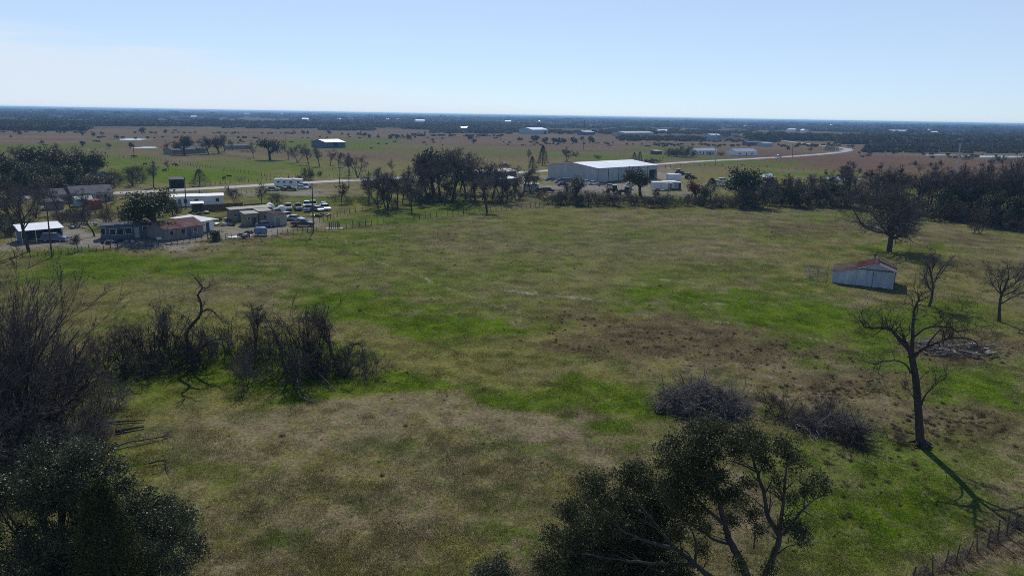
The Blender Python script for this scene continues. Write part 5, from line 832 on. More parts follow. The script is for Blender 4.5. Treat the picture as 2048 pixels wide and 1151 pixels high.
# ================================================================== vehicles
M_TYRE = mat('tyre rubber', (.02, .02, .02), .9, var=.2); M_RIM = mat('wheel rim', (.35, .35, .36), .4, metal=.6, var=.1); M_LAMP = mat('lamp lens', (.7, .7, .68), .2, spec=.6, var=.05); M_TAIL = mat('tail lamp', (.3, .02, .02), .3, var=.1)
PAINT = {k: mat('car paint '+k, c, .28, var=.04, spec=.5, coat=.4) for k, c in dict(white=(.75, .75, .75), silver=(.42, .44, .46), grey=(.14, .145, .15), black=(.02, .02, .022), blue=(.06, .10, .20), red=(.35, .03, .025), green=(.20, .26, .12), tan=(.30, .26, .20)).items()}
def car_proto(kind):
    t = thing(kind, None, None); S = {'sedan': (4.7, 1.8, .62, .95, 1.45, [(-1.75, 0), (-1.15, .5), (.35, .5), (1.15, 0)]), 'suv': (4.8, 1.9, .7, 1.08, 1.78, [(-2.3, 0), (-2.1, .7), (.55, .7), (1.2, 0)]), 'pickup': (5.6, 1.95, .75, 1.12, 1.85, [(-.55, 0), (-.45, .72), (.75, .72), (1.4, 0)]), 'van': (5.4, 2.0, .7, 1.15, 2.1, [(-2.65, 0), (-2.6, .95), (1.3, .95), (2.1, 0)])}[kind]
    L, Wd, gr, belt, top, cab = S; h = L/2; w = Wd/2; g0 = .32
    prof = [(-h, g0+.1), (-h+.08, g0), (h-.1, g0), (h, g0+.15), (h-.02, belt-.22), (h-.25, belt-.12), (cab[-1][0], belt), (cab[0][0], belt), (-h+.1, belt-.03), (-h, belt-.15)]
    if kind == 'pickup': prof = [(-h, g0+.2), (-h+.08, g0+.1), (h-.1, g0), (h, g0+.15), (h-.02, belt-.18), (h-.2, belt-.08), (cab[-1][0], belt), (cab[0][0], belt), (cab[0][0], belt-.06), (-h, belt-.06)]
    obj('body', MB().prism(prof, 1, -w, w), PAINT['white'], t)
    if kind == 'pickup': obj('bed', MB().box(-h+.12, cab[0][0]-.1, -w+.14, w-.14, belt-.056, belt-.04), M_DARK, t)
    cz = [(x, belt+z) for x, z in cab]; V = []
    for (x, z) in cz:
        k = .06 if z <= belt+.01 else .24; V += [(x, -w+k, z+.001), (x, w-k, z+.001)]
    b = MB().add(V, [(0, 1, 3, 2), (4, 5, 7, 6), (0, 2, 4, 6), (1, 7, 5, 3)]); obj('windows', b, M_GLASS, t)
    x0, x1 = cab[1][0]-.05, cab[2][0]+.05; obj('roof', MB().prism([(x0, top-.06), (x1, top-.06), (x1-.12, top+.02), (x0+.1, top+.02)], 1, -w+.22, w-.22), PAINT['white'], t)
    for s in (-1, 1):
        for x in (-h+.95, h-.95):
            r = gr*.5; wh = obj('wheel', MB().cyl((x, s*(w-.2), r), (x, s*(w+.02), r), r, n=14), M_TYRE, t); obj('rim', MB().cyl((x, s*(w+.021), r), (x, s*(w+.035), r), r*.6, n=10), M_RIM, wh)
        obj('headlight', MB().box(h-.06, h+.02, s*(w-.3)-.16, s*(w-.3)+.16, belt-.38, belt-.22), M_LAMP, t); obj('tail_light', MB().box(-h-.02, -h+.05, s*(w-.16)-.1, s*(w-.16)+.1, belt-.4, belt-.18), M_TAIL, t)
    for x in (-h-.06, h-.02): obj('bumper', MB().box(x, x+.1, -w+.05, w-.05, g0+.06, g0+.26), M_GREYM, t)
    obj('pillar', MB().box(cab[1][0]*.4+cab[2][0]*.6-.05, cab[1][0]*.4+cab[2][0]*.6+.05, -w+.15, w-.15, belt, top-.05), PAINT['white'], t)
    return t
CP = {k: car_proto(k) for k in ('sedan', 'suv', 'pickup', 'van')}
def car(kind, px, py, colour, deg, label, group, s=1.0):
    g = G(px, py); o = copy_tree(CP[kind], (*g, .035), math.radians(deg), s, label, group, {'suv': 'car', 'sedan': 'car', 'pickup': 'pickup truck', 'van': 'van'}[kind])
    if colour != 'white':
        for c in o.children:
            if c.name.split('.')[0] in ('body', 'roof', 'pillar'): c.material_slots[0].link = 'OBJECT'; c.material_slots[0].material = PAINT[colour]
GY = 'vehicles parked in the junk yard'; GW = 'vehicles parked by the warehouse'; GR = 'vehicles parked beside the camper'
for a in [('suv', 577, 419, 'grey', -70, 'dark grey car at the left end of the parked row'), ('pickup', 596, 419, 'grey', -65, 'grey pickup second in the parked row'), ('suv', 614, 414, 'white', -78, 'white high roofed car behind the parked row'), ('pickup', 618, 422, 'blue', -88, 'blue pickup in front of the high roofed car'), ('sedan', 636, 422, 'silver', -50, 'silver car left of the last white car'), ('suv', 651, 420, 'white', -60, 'white car at the right end of the parked row'), ('sedan', 647, 413, 'white', -80, 'white car half hidden behind the last white car'), ('suv', 627, 413, 'black', -75, 'black car between the white cars of the parked row'),
          ('pickup', 552, 430, 'white', -40, 'white pickup beside the rounded white tank'), ('pickup', 573, 437, 'white', -45, 'white pickup behind the rusty roofed shed'), ('sedan', 591, 441, 'silver', -20, 'silver car behind the dark pickup'), ('pickup', 606, 452, 'black', 0, 'dark pickup nearest the pasture fence'), ('sedan', 531, 454, 'blue', 20, 'wrecked blue car in front of the khaki sheds'), ('suv', 110, 482, 'blue', 10, 'dark blue car parked under the carport')]: car(*a, GY)
for a in [('sedan', 546, 381, 'green', 8, 'pale green car in front of the camper'), ('pickup', 578, 381, 'black', 5, 'big black pickup in front of the camper'), ('sedan', 604, 378, 'white', 5, 'white car right of the black pickup'), ('suv', 613, 376, 'silver', 6, 'silver car at the right end beside the camper'), ('sedan', 562, 379, 'silver', 5, 'silver car between the green car and black pickup')]: car(*a, GR)
for a in [('suv', 1097, 384, 'black', 5, 'black car at the right of the dark pair left of the warehouse'), ('sedan', 1081, 383, 'black', 5, 'black car at the left of the dark pair left of the warehouse'), ('suv', 1070, 360, 'black', 60, 'dark car by the far corner of the warehouse'), ('sedan', 1099, 362, 'grey', 20, 'grey car nearest the left warehouse wall'), ('sedan', 1119, 365, 'silver', 20, 'silver car second along the left warehouse wall'), ('van', 1136, 366, 'grey', 20, 'grey van by the left warehouse wall'), ('sedan', 1125, 372, 'black', 10, 'black car in front of the grey van'), ('pickup', 1172, 368, 'white', 10, 'white pickup behind the sparse evergreen'), ('sedan', 1187, 369, 'white', 10, 'white car at the near corner of the warehouse'), ('pickup', 1208, 372, 'grey', -10, 'grey pickup on the gravel by the near corner'), ('sedan', 1222, 375, 'silver', -10, 'silver car left of the tractor'), ('sedan', 1432, 366, 'silver', 10, 'silver car at the left of the lot behind the hedge'), ('suv', 1446, 364, 'white', 10, 'white car in the lot behind the hedge'), ('sedan', 1459, 366, 'blue', 10, 'blue car in the lot behind the hedge'), ('van', 1474, 363, 'white', 10, 'white van at the right of the lot behind the hedge')]: car(*a, GW)
car('pickup', 1556, 314.6, 'silver', 25, 'silver truck driving on the far road', 'vehicles on the far road'); car('pickup', 1008, 334, 'red', 40, 'red pickup behind the central wood', 'vehicles on the far road', 1.2)
for k in CP: remove_tree(CP[k])
def wheels(t, xs, w, r=.38):
    for x in xs:
        for s in (0, w): wh = obj('wheel', MB().cyl((x, s-.1, r), (x, s+.1, r), r, n=12), M_TYRE, t); obj('rim', MB().cyl((x, s-.115, r), (x, s-.1, r), r*.55, n=10), M_RIM, wh)
def box_trailer(px, py, L, deg, label, m=M_WHITE, h=2.6, group='white box trailers', name='box_trailer'):
    g = G(px, py); t = thing(name, label, 'trailer', (*g, 0), math.radians(deg), group); obj('body', MB().box(0, L, 0, 2.4, .6, .6+h), m, t); obj('roof', MB().box(-.05, L+.05, -.05, 2.45, .6+h+.003, .66+h), M_WROOF, t); obj('hitch', MB().box(L, L+1.2, 1.1, 1.3, .5, .62), M_TRIM, t); obj('door', MB().box(L*.55, L*.55+.9, -.04, -.003, .75, 2.6), M_FRAME, t); wheels(t, (L*.35, L*.5), 2.4); return t
box_trailer(1301, 380, 6.5, -20, 'white box trailer right of the round oak'); box_trailer(1328, 379, 5.5, -15, 'second white box trailer beside the open shelter', M_CREAM)
t = box_trailer(549, 374, 10.2, 5, 'long white camper trailer parked by the road', M_WHITE, 2.5, None, 'camper_trailer')
for x in (1, 3.2, 5.6, 8.4): f = obj('window', MB().box(x, x+1.1, -.04, -.002, 1.6, 2.4), M_FRAME, t); obj('pane', MB().box(x+.1, x+1, -.055, -.041, 1.7, 2.3), M_GLASS, f)
for x in (2, 6.5): obj('roof_vent', MB().box(x, x+.9, .8, 1.7, 3.17, 3.45), M_FRAME, t)
def tractor(px, py, deg, label, m):
    g = G(px, py); t = thing('tractor', label, 'tractor', (*g, .0), math.radians(deg)); obj('hood', MB().prism([(.2, .9), (2.6, .95), (2.6, 1.7), (2.3, 1.8), (.2, 1.9)], 1, -.45, .45), m, t); c = obj('cab', MB().prism([(-1.3, 1.0), (.3, 1.0), (.2, 2.9), (-1.2, 2.9)], 1, -.75, .75), M_GLASS, t); obj('cab_roof', MB().box(-1.4, .4, -.85, .85, 2.903, 3.05), M_GREYM, c)
    for s in (-1, 1):
        w = obj('rear_wheel', MB().cyl((-.8, s*.8, .9), (-.8, s*1.25, .9), .9, n=16), M_TYRE, t); obj('rim', MB().cyl((-.8, s*1.26, .9), (-.8, s*1.29, .9), .5, n=10), M_RIM, w); w = obj('front_wheel', MB().cyl((2.1, s*.7, .55), (2.1, s*1.05, .55), .55, n=14), M_TYRE, t)
    obj('exhaust', MB().cyl((1.4, .3, 1.8), (1.4, .3, 2.9), .06, n=6), M_TRIM, t); obj('loader_arm', MB().prism([(0, 1.2), (3.3, .6), (3.5, .8), (.2, 1.45)], 1, .55, .7), m, t); obj('bucket', MB().prism([(3.3, .2), (4.1, .1), (3.6, 1.0), (3.3, 1.0)], 1, -1, 1), m, t)
tractor(1250, 389, 180, 'dark tractor with loader in front of the warehouse', M_TRIM); tractor(1226, 386, 190, 'rusty orange loader left of the dark tractor', M_ORANGE); tractor(1358, 350, 10, 'dark machine behind the white container', M_TRIM); tractor(1378, 358, 20, 'orange machine right of the white container', M_ORANGE)
def tank(px, py, L, r, deg, label, m, group=None):
    g = G(px, py); t = thing('tank', label, 'tank', (*g, 0), math.radians(deg), group); n = 14; pr = [(0, .05), (.12, .6), (.35, .9), (.6, 1)]; V = []; xs = [(-L/2+r*(a-0), b) for a, b in pr]+[(L/2-r*a, b) for a, b in reversed(pr)]
    for x, k in xs:
        for i in range(n): V.append((x, r*k*math.cos(2*math.pi*i/n), r*1.25+r*k*math.sin(2*math.pi*i/n)))
    b = MB().add(V, [(j*n+i, j*n+(i+1) % n, (j+1)*n+(i+1) % n, (j+1)*n+i) for j in range(len(xs)-1) for i in range(n)]); obj('shell', b.mesh('shell', True), m, t)
    for x in (-L*.25, L*.25): obj('saddle', MB().box(x-.1, x+.1, -r*.7, r*.7, 0, r*.7), M_CONC, t)
tank(541, 424, 3, 1.15, -60, 'rounded white tank behind the white pickup', M_WHITE, 'white tanks in the junk yard'); tank(564, 428, 3, 1.1, -60, 'rounded white tank right of the first pickup', M_WHITE, 'white tanks in the junk yard'); tank(1258, 378, 3.4, 1.3, 90, 'upright looking grey tank left of the round oak', M_CREAM)
tank(522, 470, 3.0, .85, 8, 'crumpled blue plastic tank by the yard fence', mat('blue plastic', (.16, .22, .38), .5, var=.3, vscale=1))
def junk(px, py, size, n, seed, label, ms, cat='junk pile'):
    rg = random.Random(seed); g = G(px, py); t = thing('junk_pile', label, cat, (*g, 0), rg.uniform(0, 1))
    for i in range(n):
        x, y = rg.gauss(0, size*.5), rg.gauss(0, size*.35); sx, sy, sz = rg.uniform(.2, .7), rg.uniform(.15, .6), rg.uniform(.05, .5); o = obj('scrap', MB().box(-sx, sx, -sy, sy, 0, sz), rg.choice(ms), t, (x, y, rg.uniform(-.02, .25)), rg.uniform(0, 3.1)); o.rotation_euler = (rg.uniform(-.25, .25), rg.uniform(-.25, .25), o.rotation_euler[2])
JM = [M_WHITE, M_GREYM, M_TRIM, M_BLUE, M_WOODP, M_CREAM, M_TYRE]
junk(457, 450, 2.0, 16, 1, 'pile of white and black scrap left of the khaki shed', JM); junk(488, 472, 1.8, 12, 2, 'scrap heap beside the white sheet at the fence', JM); junk(500, 466, 1.0, 8, 3, 'small dark scrap heap left of the blue tank', [M_TRIM, M_TYRE, M_WOODP]); junk(440, 440, 3, 16, 4, 'scattered scrap in the yard behind the white shed', JM); junk(330, 478, 1.4, 8, 6, 'clutter under the oak beside the rusty house', JM); junk(1385, 372, 4, 18, 7, 'clutter of scrap right of the white trailers', JM+[M_ORANGE]); junk(230, 486, 3, 14, 21, 'clutter along the yard fence by the blue mobile home', JM); junk(160, 455, 3, 12, 22, 'clutter behind the dirt yard by the scrub', JM); junk(470, 440, 3, 16, 23, 'dark clutter left of the grey box trailer', [M_TRIM, M_WOODP, M_GREYW, M_BLUE]); junk(300, 436, 2.5, 10, 24, 'clutter under the oak behind the blue mobile home', JM); junk(640, 432, 2.5, 10, 25, 'scrap by the utility pole of the junk yard', [M_TRIM, M_WOODP, M_TYRE, M_GREYM]); junk(548, 447, 1.2, 8, 8, 'scrap between the khaki sheds', JM); junk(400, 428, 2.5, 12, 9, 'dark clutter behind the white shed', [M_TRIM, M_WOODP, M_GREYW]); junk(1440, 372, 5, 16, 10, 'pale scrap along the car lot', JM)
o_, L_, r_ = frame_of((463, 476), (484, 473)); tag(obj('metal_sheet', MB().box(0, L_, 0, 1.6, .05, .09), M_WROOF, None, (*o_, 0), r_), 'white metal sheet lying by the yard fence', 'metal sheet')
plant_bits = thing('dead_palm', 'dark bushy cut palm stump by the yard fence', 'stump', (*G(431, 481), 0))
_rg = np.random.default_rng(9); obj('fronds', np_mesh('fronds', *leaves(_rg, np.c_[_rg.normal(0, .55, (900, 2)), _rg.uniform(.1, 2.2, 900)], .5, .3, -.3)), M_LEAF, plant_bits); obj('trunk', MB().cyl((0, 0, 0), (0, 0, 1.7), .3, .25), M_WOODP, plant_bits)
# slab with stakes at the pasture corner
t = thing('concrete_slab', 'pale concrete slab with short dark stakes at the pasture corner', 'slab', (*G(668, 457), 0), .1); obj('slab', MB().box(-2.2, 2.2, -.8, .8, 0, .12), M_CONC, t)
for x, h in ((-1.2, 1.8), (-.6, 1.5), (-.2, 1.7), (.3, 1.4), (.8, 1.9), (1.0, 1.2)): obj('stake', MB().cyl((x, .2, .12), (x+.05, .25, h), .1, .08, n=6), M_WOODP, t)
# rubbish pile by the dead tree
def rubbish():
    rg = random.Random(4); g = G(1905, 700); t = thing('rubbish_pile', 'low pile of bleached boards and sheets behind the dead tree', 'rubbish pile', (*g, 0))
    for i in range(42):
        x, y = rg.gauss(0, 2.6), rg.gauss(0, 1.6); L = rg.uniform(.3, 1.3); o = obj('board', MB().box(-L, L, -.09-rg.random()*.2, .09, 0, .05), rg.choice([M_DEAD, M_TWIG, M_DEAD, M_GREYW, M_TWIG, M_WOODP, M_GREYM]), t, (x, y, rg.uniform(.02, .5)), rg.gauss(.1, .7)); o.rotation_euler = (rg.uniform(-.3, .3), rg.uniform(-.18, .18), o.rotation_euler[2])
    r2 = np.random.default_rng(5); n = 1100; S = np.c_[r2.normal(0, 3.2, n), r2.normal(0, 1.7, n), r2.uniform(.02, .5, n)]; P, R = grow(r2, S, r2.standard_normal((n, 3))*np.array([1, 1, .3]), r2.uniform(.5, 1.6, n), np.full(n, .02), 4, .2, 0, .3); P[..., 2] = np.maximum(P[..., 2], .02); o = obj('sticks', np_mesh('sticks', *tubes(P, R, 4)), M_TWIG, t); o['kind'] = 'stuff'
rubbish()
# ================================================================== poles, fences
def pole(pb, pt, label, arm=True, m=None, r=.16, lamp=False, group='utility poles'):
    g = G(*pb); top = AT(pt[0], pt[1], g[1]); t = thing('utility_pole', label, 'utility pole', (*g, 0), 0, group); b = MB(); P = np.array([[0, 0, -.02], [(top[0]-g[0])*.5, 0, top[2]*.5], [top[0]-g[0], 0, top[2]]]); v, q = tubes(P[None], np.array([[r, r*.85, r*.65]]), 9); obj('post', np_mesh('post', v, q, True), m or M_WOODP, t)
    if arm:
        x = top[0]-g[0]; a = obj('crossarm', MB().box(x-1.1, x+1.1, -.07, .07, top[2]-.6, top[2]-.45), m or M_WOODP, t)
        for k in (-1, -.4, .4, 1): obj('insulator', MB().cyl((x+k, 0, top[2]-.448), (x+k, 0, top[2]-.28), .05, n=6), M_GREYM, a)
    if lamp: x = top[0]-g[0]; obj('lamp_arm', MB().box(x-.8, x, -.04, .04, top[2]-.3, top[2]-.22), M_PIPE, t); obj('lamp_head', MB().box(x-1.1, x-.6, -.12, .12, top[2]-.42, top[2]-.27), M_LAMP, t)
pole((104, 514), (93, 411), 'leaning dark utility pole with lamp in front of the carport', False, lamp=True); pole((627, 463), (624, 366), 'tall dark utility pole at the corner of the junk yard'); pole((372, 418), (369, 355), 'utility pole in front of the white mobile home', False); pole((192, 380), (191, 332), 'utility pole behind the grey roofed houses', False); pole((679, 366), (681, 305), 'left one of two utility poles across the road', True); pole((698, 372), (697, 318), 'right one of two utility poles by the road', False); pole((268, 314), (266, 281), 'utility pole in the field left of the farmhouse'); pole((1000, 346), (1000, 308), 'utility pole right of the central wood', False); pole((1001, 281), (1001, 238), 'slim far utility pole standing in the brown pasture'); pole((1167, 299), (1169, 240), 'tall slim utility pole beyond the warehouse roof', False, r=.2); pole((1430, 329), (1433, 268), 'tall pale steel pole beside the far road', True, M_GREYM, .3); pole((1912, 356), (1921, 286), 'thick pale steel pole standing in the creek wood', True, M_GREYM, .42); pole((571, 291), (570, 264), 'far utility pole beyond the large driveway oak'); pole((1585, 315), (1585, 288), 'far utility pole along the road before the bend', False); pole((1706, 308), (1706, 290), 'far utility pole outside the road bend', False); pole((400, 396), (398, 378), 'short pole behind the white mobile home', False)
def fence(pix, n, h, label, r=.06, wires=3, lean=.05, seed=0, m=None, tall=None):
    rg = random.Random(seed); C = spline([G(*p) for p in pix], 12); d = np.r_[0, np.cumsum(np.linalg.norm(np.diff(C, axis=0), axis=1))]; o = C[0]; t = thing('fence', label, 'fence', (*o, 0))
    P = [np.array([np.interp(s, d, C[:, 0]), np.interp(s, d, C[:, 1])])-o for s in np.linspace(0, d[-1], n)]; meshes = [MB().cyl((0, 0, 0), (rg.gauss(0, lean), rg.gauss(0, lean), h*k), r*kk, r*kk*.85, n=6).mesh('post') for k, kk in ((1, 1), (.92, .8), (1.08, 1.1), (.85, .7), (1.2, 1.4))]
    for i, p in enumerate(P): obj('post', meshes[rg.choice([0, 0, 1, 1, 2, 3, 4])], m or M_WOODP, t, (p[0], p[1], -.02), rg.uniform(0, 6.28))
    for w in range(wires):
        Q = np.array([[p[0], p[1], h*(.3+.6*w/max(1, wires-1))+rg.gauss(0, .015)] for p in P]); v, q = tubes(Q[None], np.full((1, len(Q)), .005), 3); obj('wire', np_mesh('wire', v, q), M_PIPE, t)
fence([(30, 516), (105, 512), (180, 503), (300, 493), (430, 480), (560, 470), (660, 458)], 52, 1.35, 'post and wire fence along the yard side of the pasture', .07, 3, .06, 1); fence([(680, 458), (760, 447), (850, 436), (940, 426), (1030, 418), (1105, 410)], 40, 1.4, 'post and wire fence along the far edge of the pasture', .08, 3, .05, 2)
fence([(1800, 1190), (1840, 1162), (1905, 1128), (1950, 1105), (2000, 1078), (2045, 1050), (2110, 1010)], 17, 1.35, 'leaning stake fence crossing the near right corner', .042, 3, .16, 3)
fence([(240, 316), (300, 320), (370, 328), (430, 337), (500, 347), (560, 356), (640, 352)], 60, 1.5, 'pasture fence across the road above the camper', .09, 2, .04, 4); fence([(350, 330), (460, 344), (540, 352)], 30, 1.4, 'inner pasture fence below the farmhouse oaks', .08, 2, .04, 5); fence([(380, 372), (470, 366), (540, 361), (610, 357), (690, 352)], 36, 1.4, 'road verge fence behind the camper', .08, 2, .04, 6); fence([(1310, 318), (1380, 312), (1460, 306), (1540, 303)], 30, 1.4, 'fence along the far side of the road by the white farmhouse', .1, 2, .04, 7); fence([(1320, 336), (1430, 331), (1500, 334), (1600, 341), (1700, 349)], 30, 1.4, 'fence along the track through the plowed field', .1, 2, .04, 8); fence([(640, 338), (720, 344), (790, 350)], 24, 1.4, 'fence along the farm driveway', .09, 2, .04, 9); fence([(640, 445), (700, 425), (780, 418), (840, 410)], 20, 1.3, 'short fence between the parked cars and the wood', .08, 2, .05, 10); fence([(860, 284), (1000, 289), (1150, 296), (1290, 303)], 40, 1.4, 'far pasture fence beyond the road', .12, 2, .03, 11); fence([(1720, 310), (1800, 313), (1900, 318), (2040, 326)], 30, 1.4, 'field fence below the long pond', .12, 2, .03, 12); fence([(350, 396), (430, 391), (540, 384)], 20, 1.2, 'roadside fence behind the white mobile home', .08, 2, .04, 13)
def board_fence(pl, pr, h, label):
    o, L, rz = frame_of(pl, pr); t = thing('board_fence', label, 'fence', (*o, 0), rz); n = int(L/.45); me = MB().box(0, .43, 0, .03, 0, h).mesh('board'); rg = random.Random(3)
    for i in range(n): obj('board', me, M_BOARD, t, (i*.45, rg.uniform(-.01, .01), rg.uniform(-.03, .05)))
    for z in (.4, h-.4): obj('rail', MB().box(0, n*.45, .04, .1, z, z+.1), M_BOARD, t)
board_fence((404, 424), (487, 419), 2.0, 'reddish brown board fence behind the junk yard'); board_fence((488, 418), (546, 415), 1.4, 'lower dark board fence right of the brown one')
panel_gate((475, 364), (492, 362), 'pale cattle pen panel across the road'); panel_gate((473, 362), (490, 360), 'second pale cattle pen panel behind the first')
# ================================================================== cattle
def cow_mesh():
    V = [(0, 0, .95), (.45, 0, 1.0), (.75, 0, 1.05), (1.0, 0, 1.22), (1.2, 0, 1.3), (1.45, 0, 1.16), (-.4, 0, .98), (-.75, 0, 1.02), (-.95, 0, .95), (-1.0, 0, .5)]; E_ = [(0, 1), (1, 2), (2, 3), (3, 4), (4, 5), (0, 6), (6, 7), (7, 8), (8, 9)]; R = [.36, .36, .3, .2, .15, .10, .34, .27, .06, .03]
    for s in (-1, 1):
        for b, x in ((2, .62), (7, -.68)):
            i = len(V); V += [(x, s*.2, .62), (x+.03*(1 if b == 2 else -1), s*.2, .34), (x, s*.2, .04)]; E_ += [(b, i), (i, i+1), (i+1, i+2)]; R += [.13, .075, .07]
    for s in (-1, 1): i = len(V); V += [(1.1, s*.26, 1.34)]; E_ += [(4, i)]; R += [.05]
    me = bpy.data.meshes.new('cow_skeleton'); me.from_pydata(V, E_, []); o = bpy.data.objects.new('cow_skeleton', me); COL.objects.link(o); m = o.modifiers.new('s', 'SKIN'); o.modifiers.new('u', 'SUBSURF').levels = 1
    for i, sv_ in enumerate(me.skin_vertices[0].data): sv_.radius = (R[i], R[i]); sv_.use_root = (i == 0)
    dg = bpy.context.evaluated_depsgraph_get(); out = bpy.data.meshes.new_from_object(o.evaluated_get(dg)); out.name = 'cow'; bpy.data.objects.remove(o); return out
CM = cow_mesh(); out2 = CM.copy(); CM.materials.clear(); out2.materials.clear(); CM.materials.append(mat('black hide', (.018, .016, .015), .8, var=.3)); out2.materials.append(mat('red brown hide', (.16, .06, .03), .8, var=.3))
for px, py, me, deg, lb in ((459, 356, CM, 200, 'black cow standing on the green pasture above the road'), (448, 359, CM, 80, 'small black calf beside the standing cow'), (265, 315, CM, 10, 'black cow left of a pair in the upper left pasture'), (271, 315, CM, 190, 'black cow right of a pair in the upper left pasture'), (348, 332, CM, 30, 'black cow nearest the bare bush on the green slope'), (354, 333, CM, 160, 'second black cow by the bare bush on the green slope'), (329, 343, CM, 60, 'black cow grazing alone on the green slope'), (290, 331, CM, 10, 'black cow near the scrub on the green slope'), (742, 298, CM, 20, 'lone black cow on the far brown pasture'), (485, 305, out2, 10, 'red brown cow left of a pair behind the driveway oak'), (495, 305, out2, 160, 'red brown cow right of a pair behind the driveway oak'), (1258, 283, CM, 0, 'far black cow left of a pair above the warehouse'), (1271, 283, CM, 180, 'far black cow right of a pair above the warehouse'), (1318, 293, CM, 20, 'far black cow left of the lone small tree'), (1334, 293, CM, 170, 'far black cow right of the lone small tree')):
    g = G(px, py); tag(obj('cow', me, None, None, (*g, -.02), math.radians(deg)), lb, 'cow', 'cattle grazing')
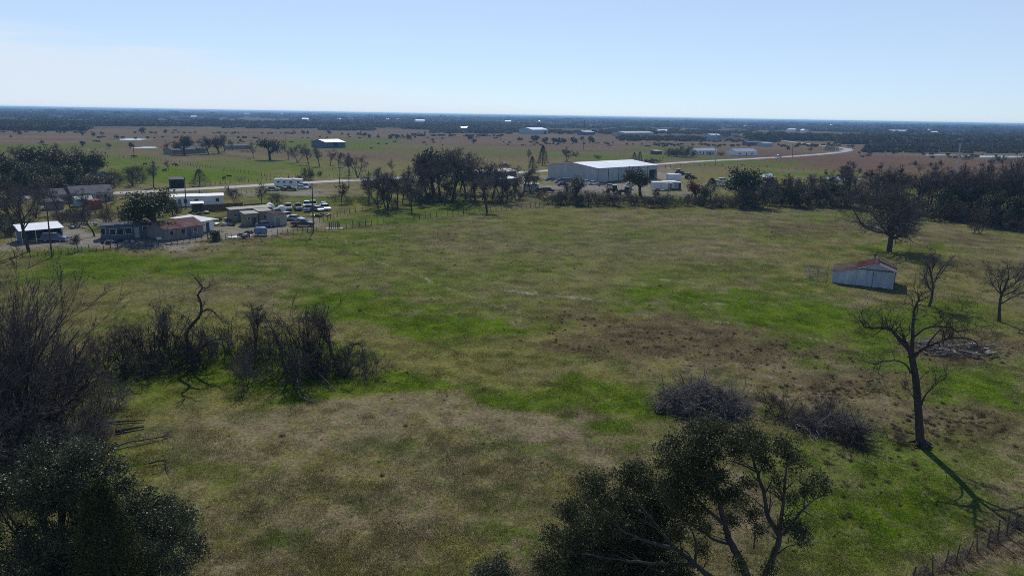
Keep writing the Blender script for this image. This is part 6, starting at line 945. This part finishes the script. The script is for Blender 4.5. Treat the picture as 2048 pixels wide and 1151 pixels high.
# ================================================================== grass and weeds
def grass():
    rg = np.random.default_rng(301); protos = []
    def patch(n, w, h0, h1, lean, bw):
        c = rg.uniform(-w, w, (n, 2)); a = rg.uniform(0, 6.283, n); hh = rg.uniform(h0, h1, n); l = rg.normal(0, lean, (n, 2)); v = np.zeros((n, 3, 3)); d = np.c_[np.cos(a), np.sin(a)]*bw
        v[:, 0, :2] = c-d; v[:, 1, :2] = c+d; v[:, 2, :2] = c+l; v[:, 2, 2] = hh; v[:, :2, 2] = -.04
        return v.reshape(-1, 3), [(3*i, 3*i+1, 3*i+2) for i in range(n)], np.repeat(rg.uniform(.35, 1.65, n), 3)
    for k in range(4): protos.append(patch(170, .75, .03, .13, .07, .022))
    for k in range(2): protos.append(patch(90, .22, .08, .32, .12, .025))          # weed clumps
    for k in range(2): protos.append(patch(30, .10, .05, .2, .1, .03))           # small dark tufts
    n = 22000; u = rg.uniform(0, 1, n); D = 36*np.exp(u*math.log(270/36)); a = rg.uniform(-.72, .72, n); X = D*np.sin(a); Y = D*np.cos(a); c = ground_colour(X, Y)
    keep = c.max(1) < .2; X, Y, c, D = X[keep], Y[keep], c[keep], D[keep]; n = len(X); s = rg.uniform(.7, 1.1, n)*np.clip(D/70, 1, 2.6)
    P = [np.c_[X, Y, np.full(n, -.04)]]; S = [np.c_[s, s, rg.uniform(.6, 1.2, n)]]; I = [rg.integers(0, 4, n)]; T = [c*rg.uniform(.85, 1.3, (n, 1))]
    # brown weed clumps where they show
    for cx, cy, rx, ry, n, dark in ((1330, 690, 230, 30, 260, .8), (1540, 715, 180, 30, 240, .8), (1700, 780, 140, 28, 260, .7), (1890, 845, 150, 42, 420, .75), (1940, 705, 120, 26, 160, .7), (900, 474, 60, 8, 60, .7), (1700, 900, 120, 30, 90, .6), (1640, 452, 100, 14, 90, .7), (470, 478, 170, 8, 160, .7), (1130, 640, 120, 22, 60, .7), (560, 610, 380, 60, 60, .6), (1000, 520, 420, 60, 130, .6), (800, 930, 400, 170, 40, .6), (2000, 1070, 60, 50, 60, .9), (1250, 640, 260, 40, 90, .7), (640, 485, 250, 12, 90, .6), (300, 500, 200, 7, 120, .8), (750, 720, 60, 40, 60, .6), (1980, 540, 80, 16, 80, .8), (1750, 960, 250, 100, 120, .55)):
        X = np.array([G(cx+rx*p, cy+ry*q) for p, q in np.clip(rg.normal(0, .55, (n, 2)), -1.4, 1.4)]); X = X[:int(len(X)*.6)]; n = len(X); s = rg.uniform(.3, .95, n)
        P.append(np.c_[X, np.full(n, -.04)]); S.append(np.c_[s, s, s*rg.uniform(.7, 1.3, n)]); I.append(rg.integers(4, 8, n)); T.append(np.array([[.105, .08, .05]])*rg.uniform(.7, 1.3, (n, 1)))
    n = 420; D = 40*np.exp(rg.uniform(0, 1, n)*math.log(5)); a = rg.uniform(-.66, .66, n); s = rg.uniform(.25, .8, n); P.append(np.c_[D*np.sin(a), D*np.cos(a), np.full(n, -.04)]); S.append(np.c_[s, s, s]); I.append(rg.integers(6, 8, n)); T.append(np.array([[.06, .05, .03]])*rg.uniform(.5, 1.3, (n, 1)))
    # brown litter line under the near fence and long weeds under the pasture fence
    for pa, pb, n in (((1830, 1165), (2060, 1042), 130), ((100, 508), (660, 462), 260), ((680, 458), (1100, 412), 160)):
        u = rg.uniform(0, 1, n); X = np.array([G(pa[0]+(pb[0]-pa[0])*q, pa[1]+(pb[1]-pa[1])*q) for q in u])+rg.normal(0, .25, (n, 2)); s = rg.uniform(.6, 1.4, n); P.append(np.c_[X, np.full(n, -.04)]); S.append(np.c_[s, s, s*.55]); I.append(rg.integers(4, 8, n)); T.append(np.array([[.20, .16, .125]])*rg.uniform(.5, 1.3, (n, 1)))
    P, S, I, T = map(np.concatenate, (P, S, I, T)); n = len(P); rot = np.zeros((n, 3)); rot[:, 2] = rg.uniform(0, 6.283, n)
    m = bpy.data.materials.new('grass blades'); m.use_nodes = True; t = m.node_tree; q = t.nodes; l = t.links.new; p = q['Principled BSDF']; a1 = q.new('ShaderNodeAttribute'); a1.attribute_name = 'tint'; a1.attribute_type = 'INSTANCER'; a2 = q.new('ShaderNodeAttribute'); a2.attribute_name = 'shade'
    mm = q.new('ShaderNodeMix'); mm.data_type = 'RGBA'; mm.blend_type = 'MULTIPLY'; mm.inputs[0].default_value = 1; l(a1.outputs['Color'], mm.inputs[6]); l(a2.outputs['Fac'], mm.inputs[7]); l(mm.outputs[2], p.inputs['Base Color']); p.inputs['Roughness'].default_value = .7; p.inputs['Specular IOR Level'].default_value = .15
    tb = q.new('ShaderNodeBsdfTranslucent'); l(mm.outputs[2], tb.inputs[0]); ms = q.new('ShaderNodeMixShader'); ms.inputs[0].default_value = .45; l(p.outputs[0], ms.inputs[1]); l(tb.outputs[0], ms.inputs[2]); l(ms.outputs[0], q['Material Output'].inputs[0])
    scatter('pasture_grass', protos, P, rot, S, I, T, m, 'short winter grass and brown weeds covering the pasture', 'grass'); print('grass', n)
grass()
# ================================================================== air
def haze():
    b = MB().box(-21000, 21000, -400, 20000, -1.5, 31); m = bpy.data.materials.new('air'); m.use_nodes = True; t = m.node_tree; t.nodes.clear(); o = t.nodes.new('ShaderNodeOutputMaterial'); v = t.nodes.new('ShaderNodeVolumePrincipled'); v.inputs['Color'].default_value = (.34, .62, 1, 1); v.inputs['Density'].default_value = HAZE; v.inputs['Anisotropy'].default_value = .3; t.links.new(v.outputs[0], o.inputs['Volume'])
    tag(obj('haze', b, m), 'thin blue air over the plain', 'haze', kind='stuff')
HAZE = 0.00013
haze()
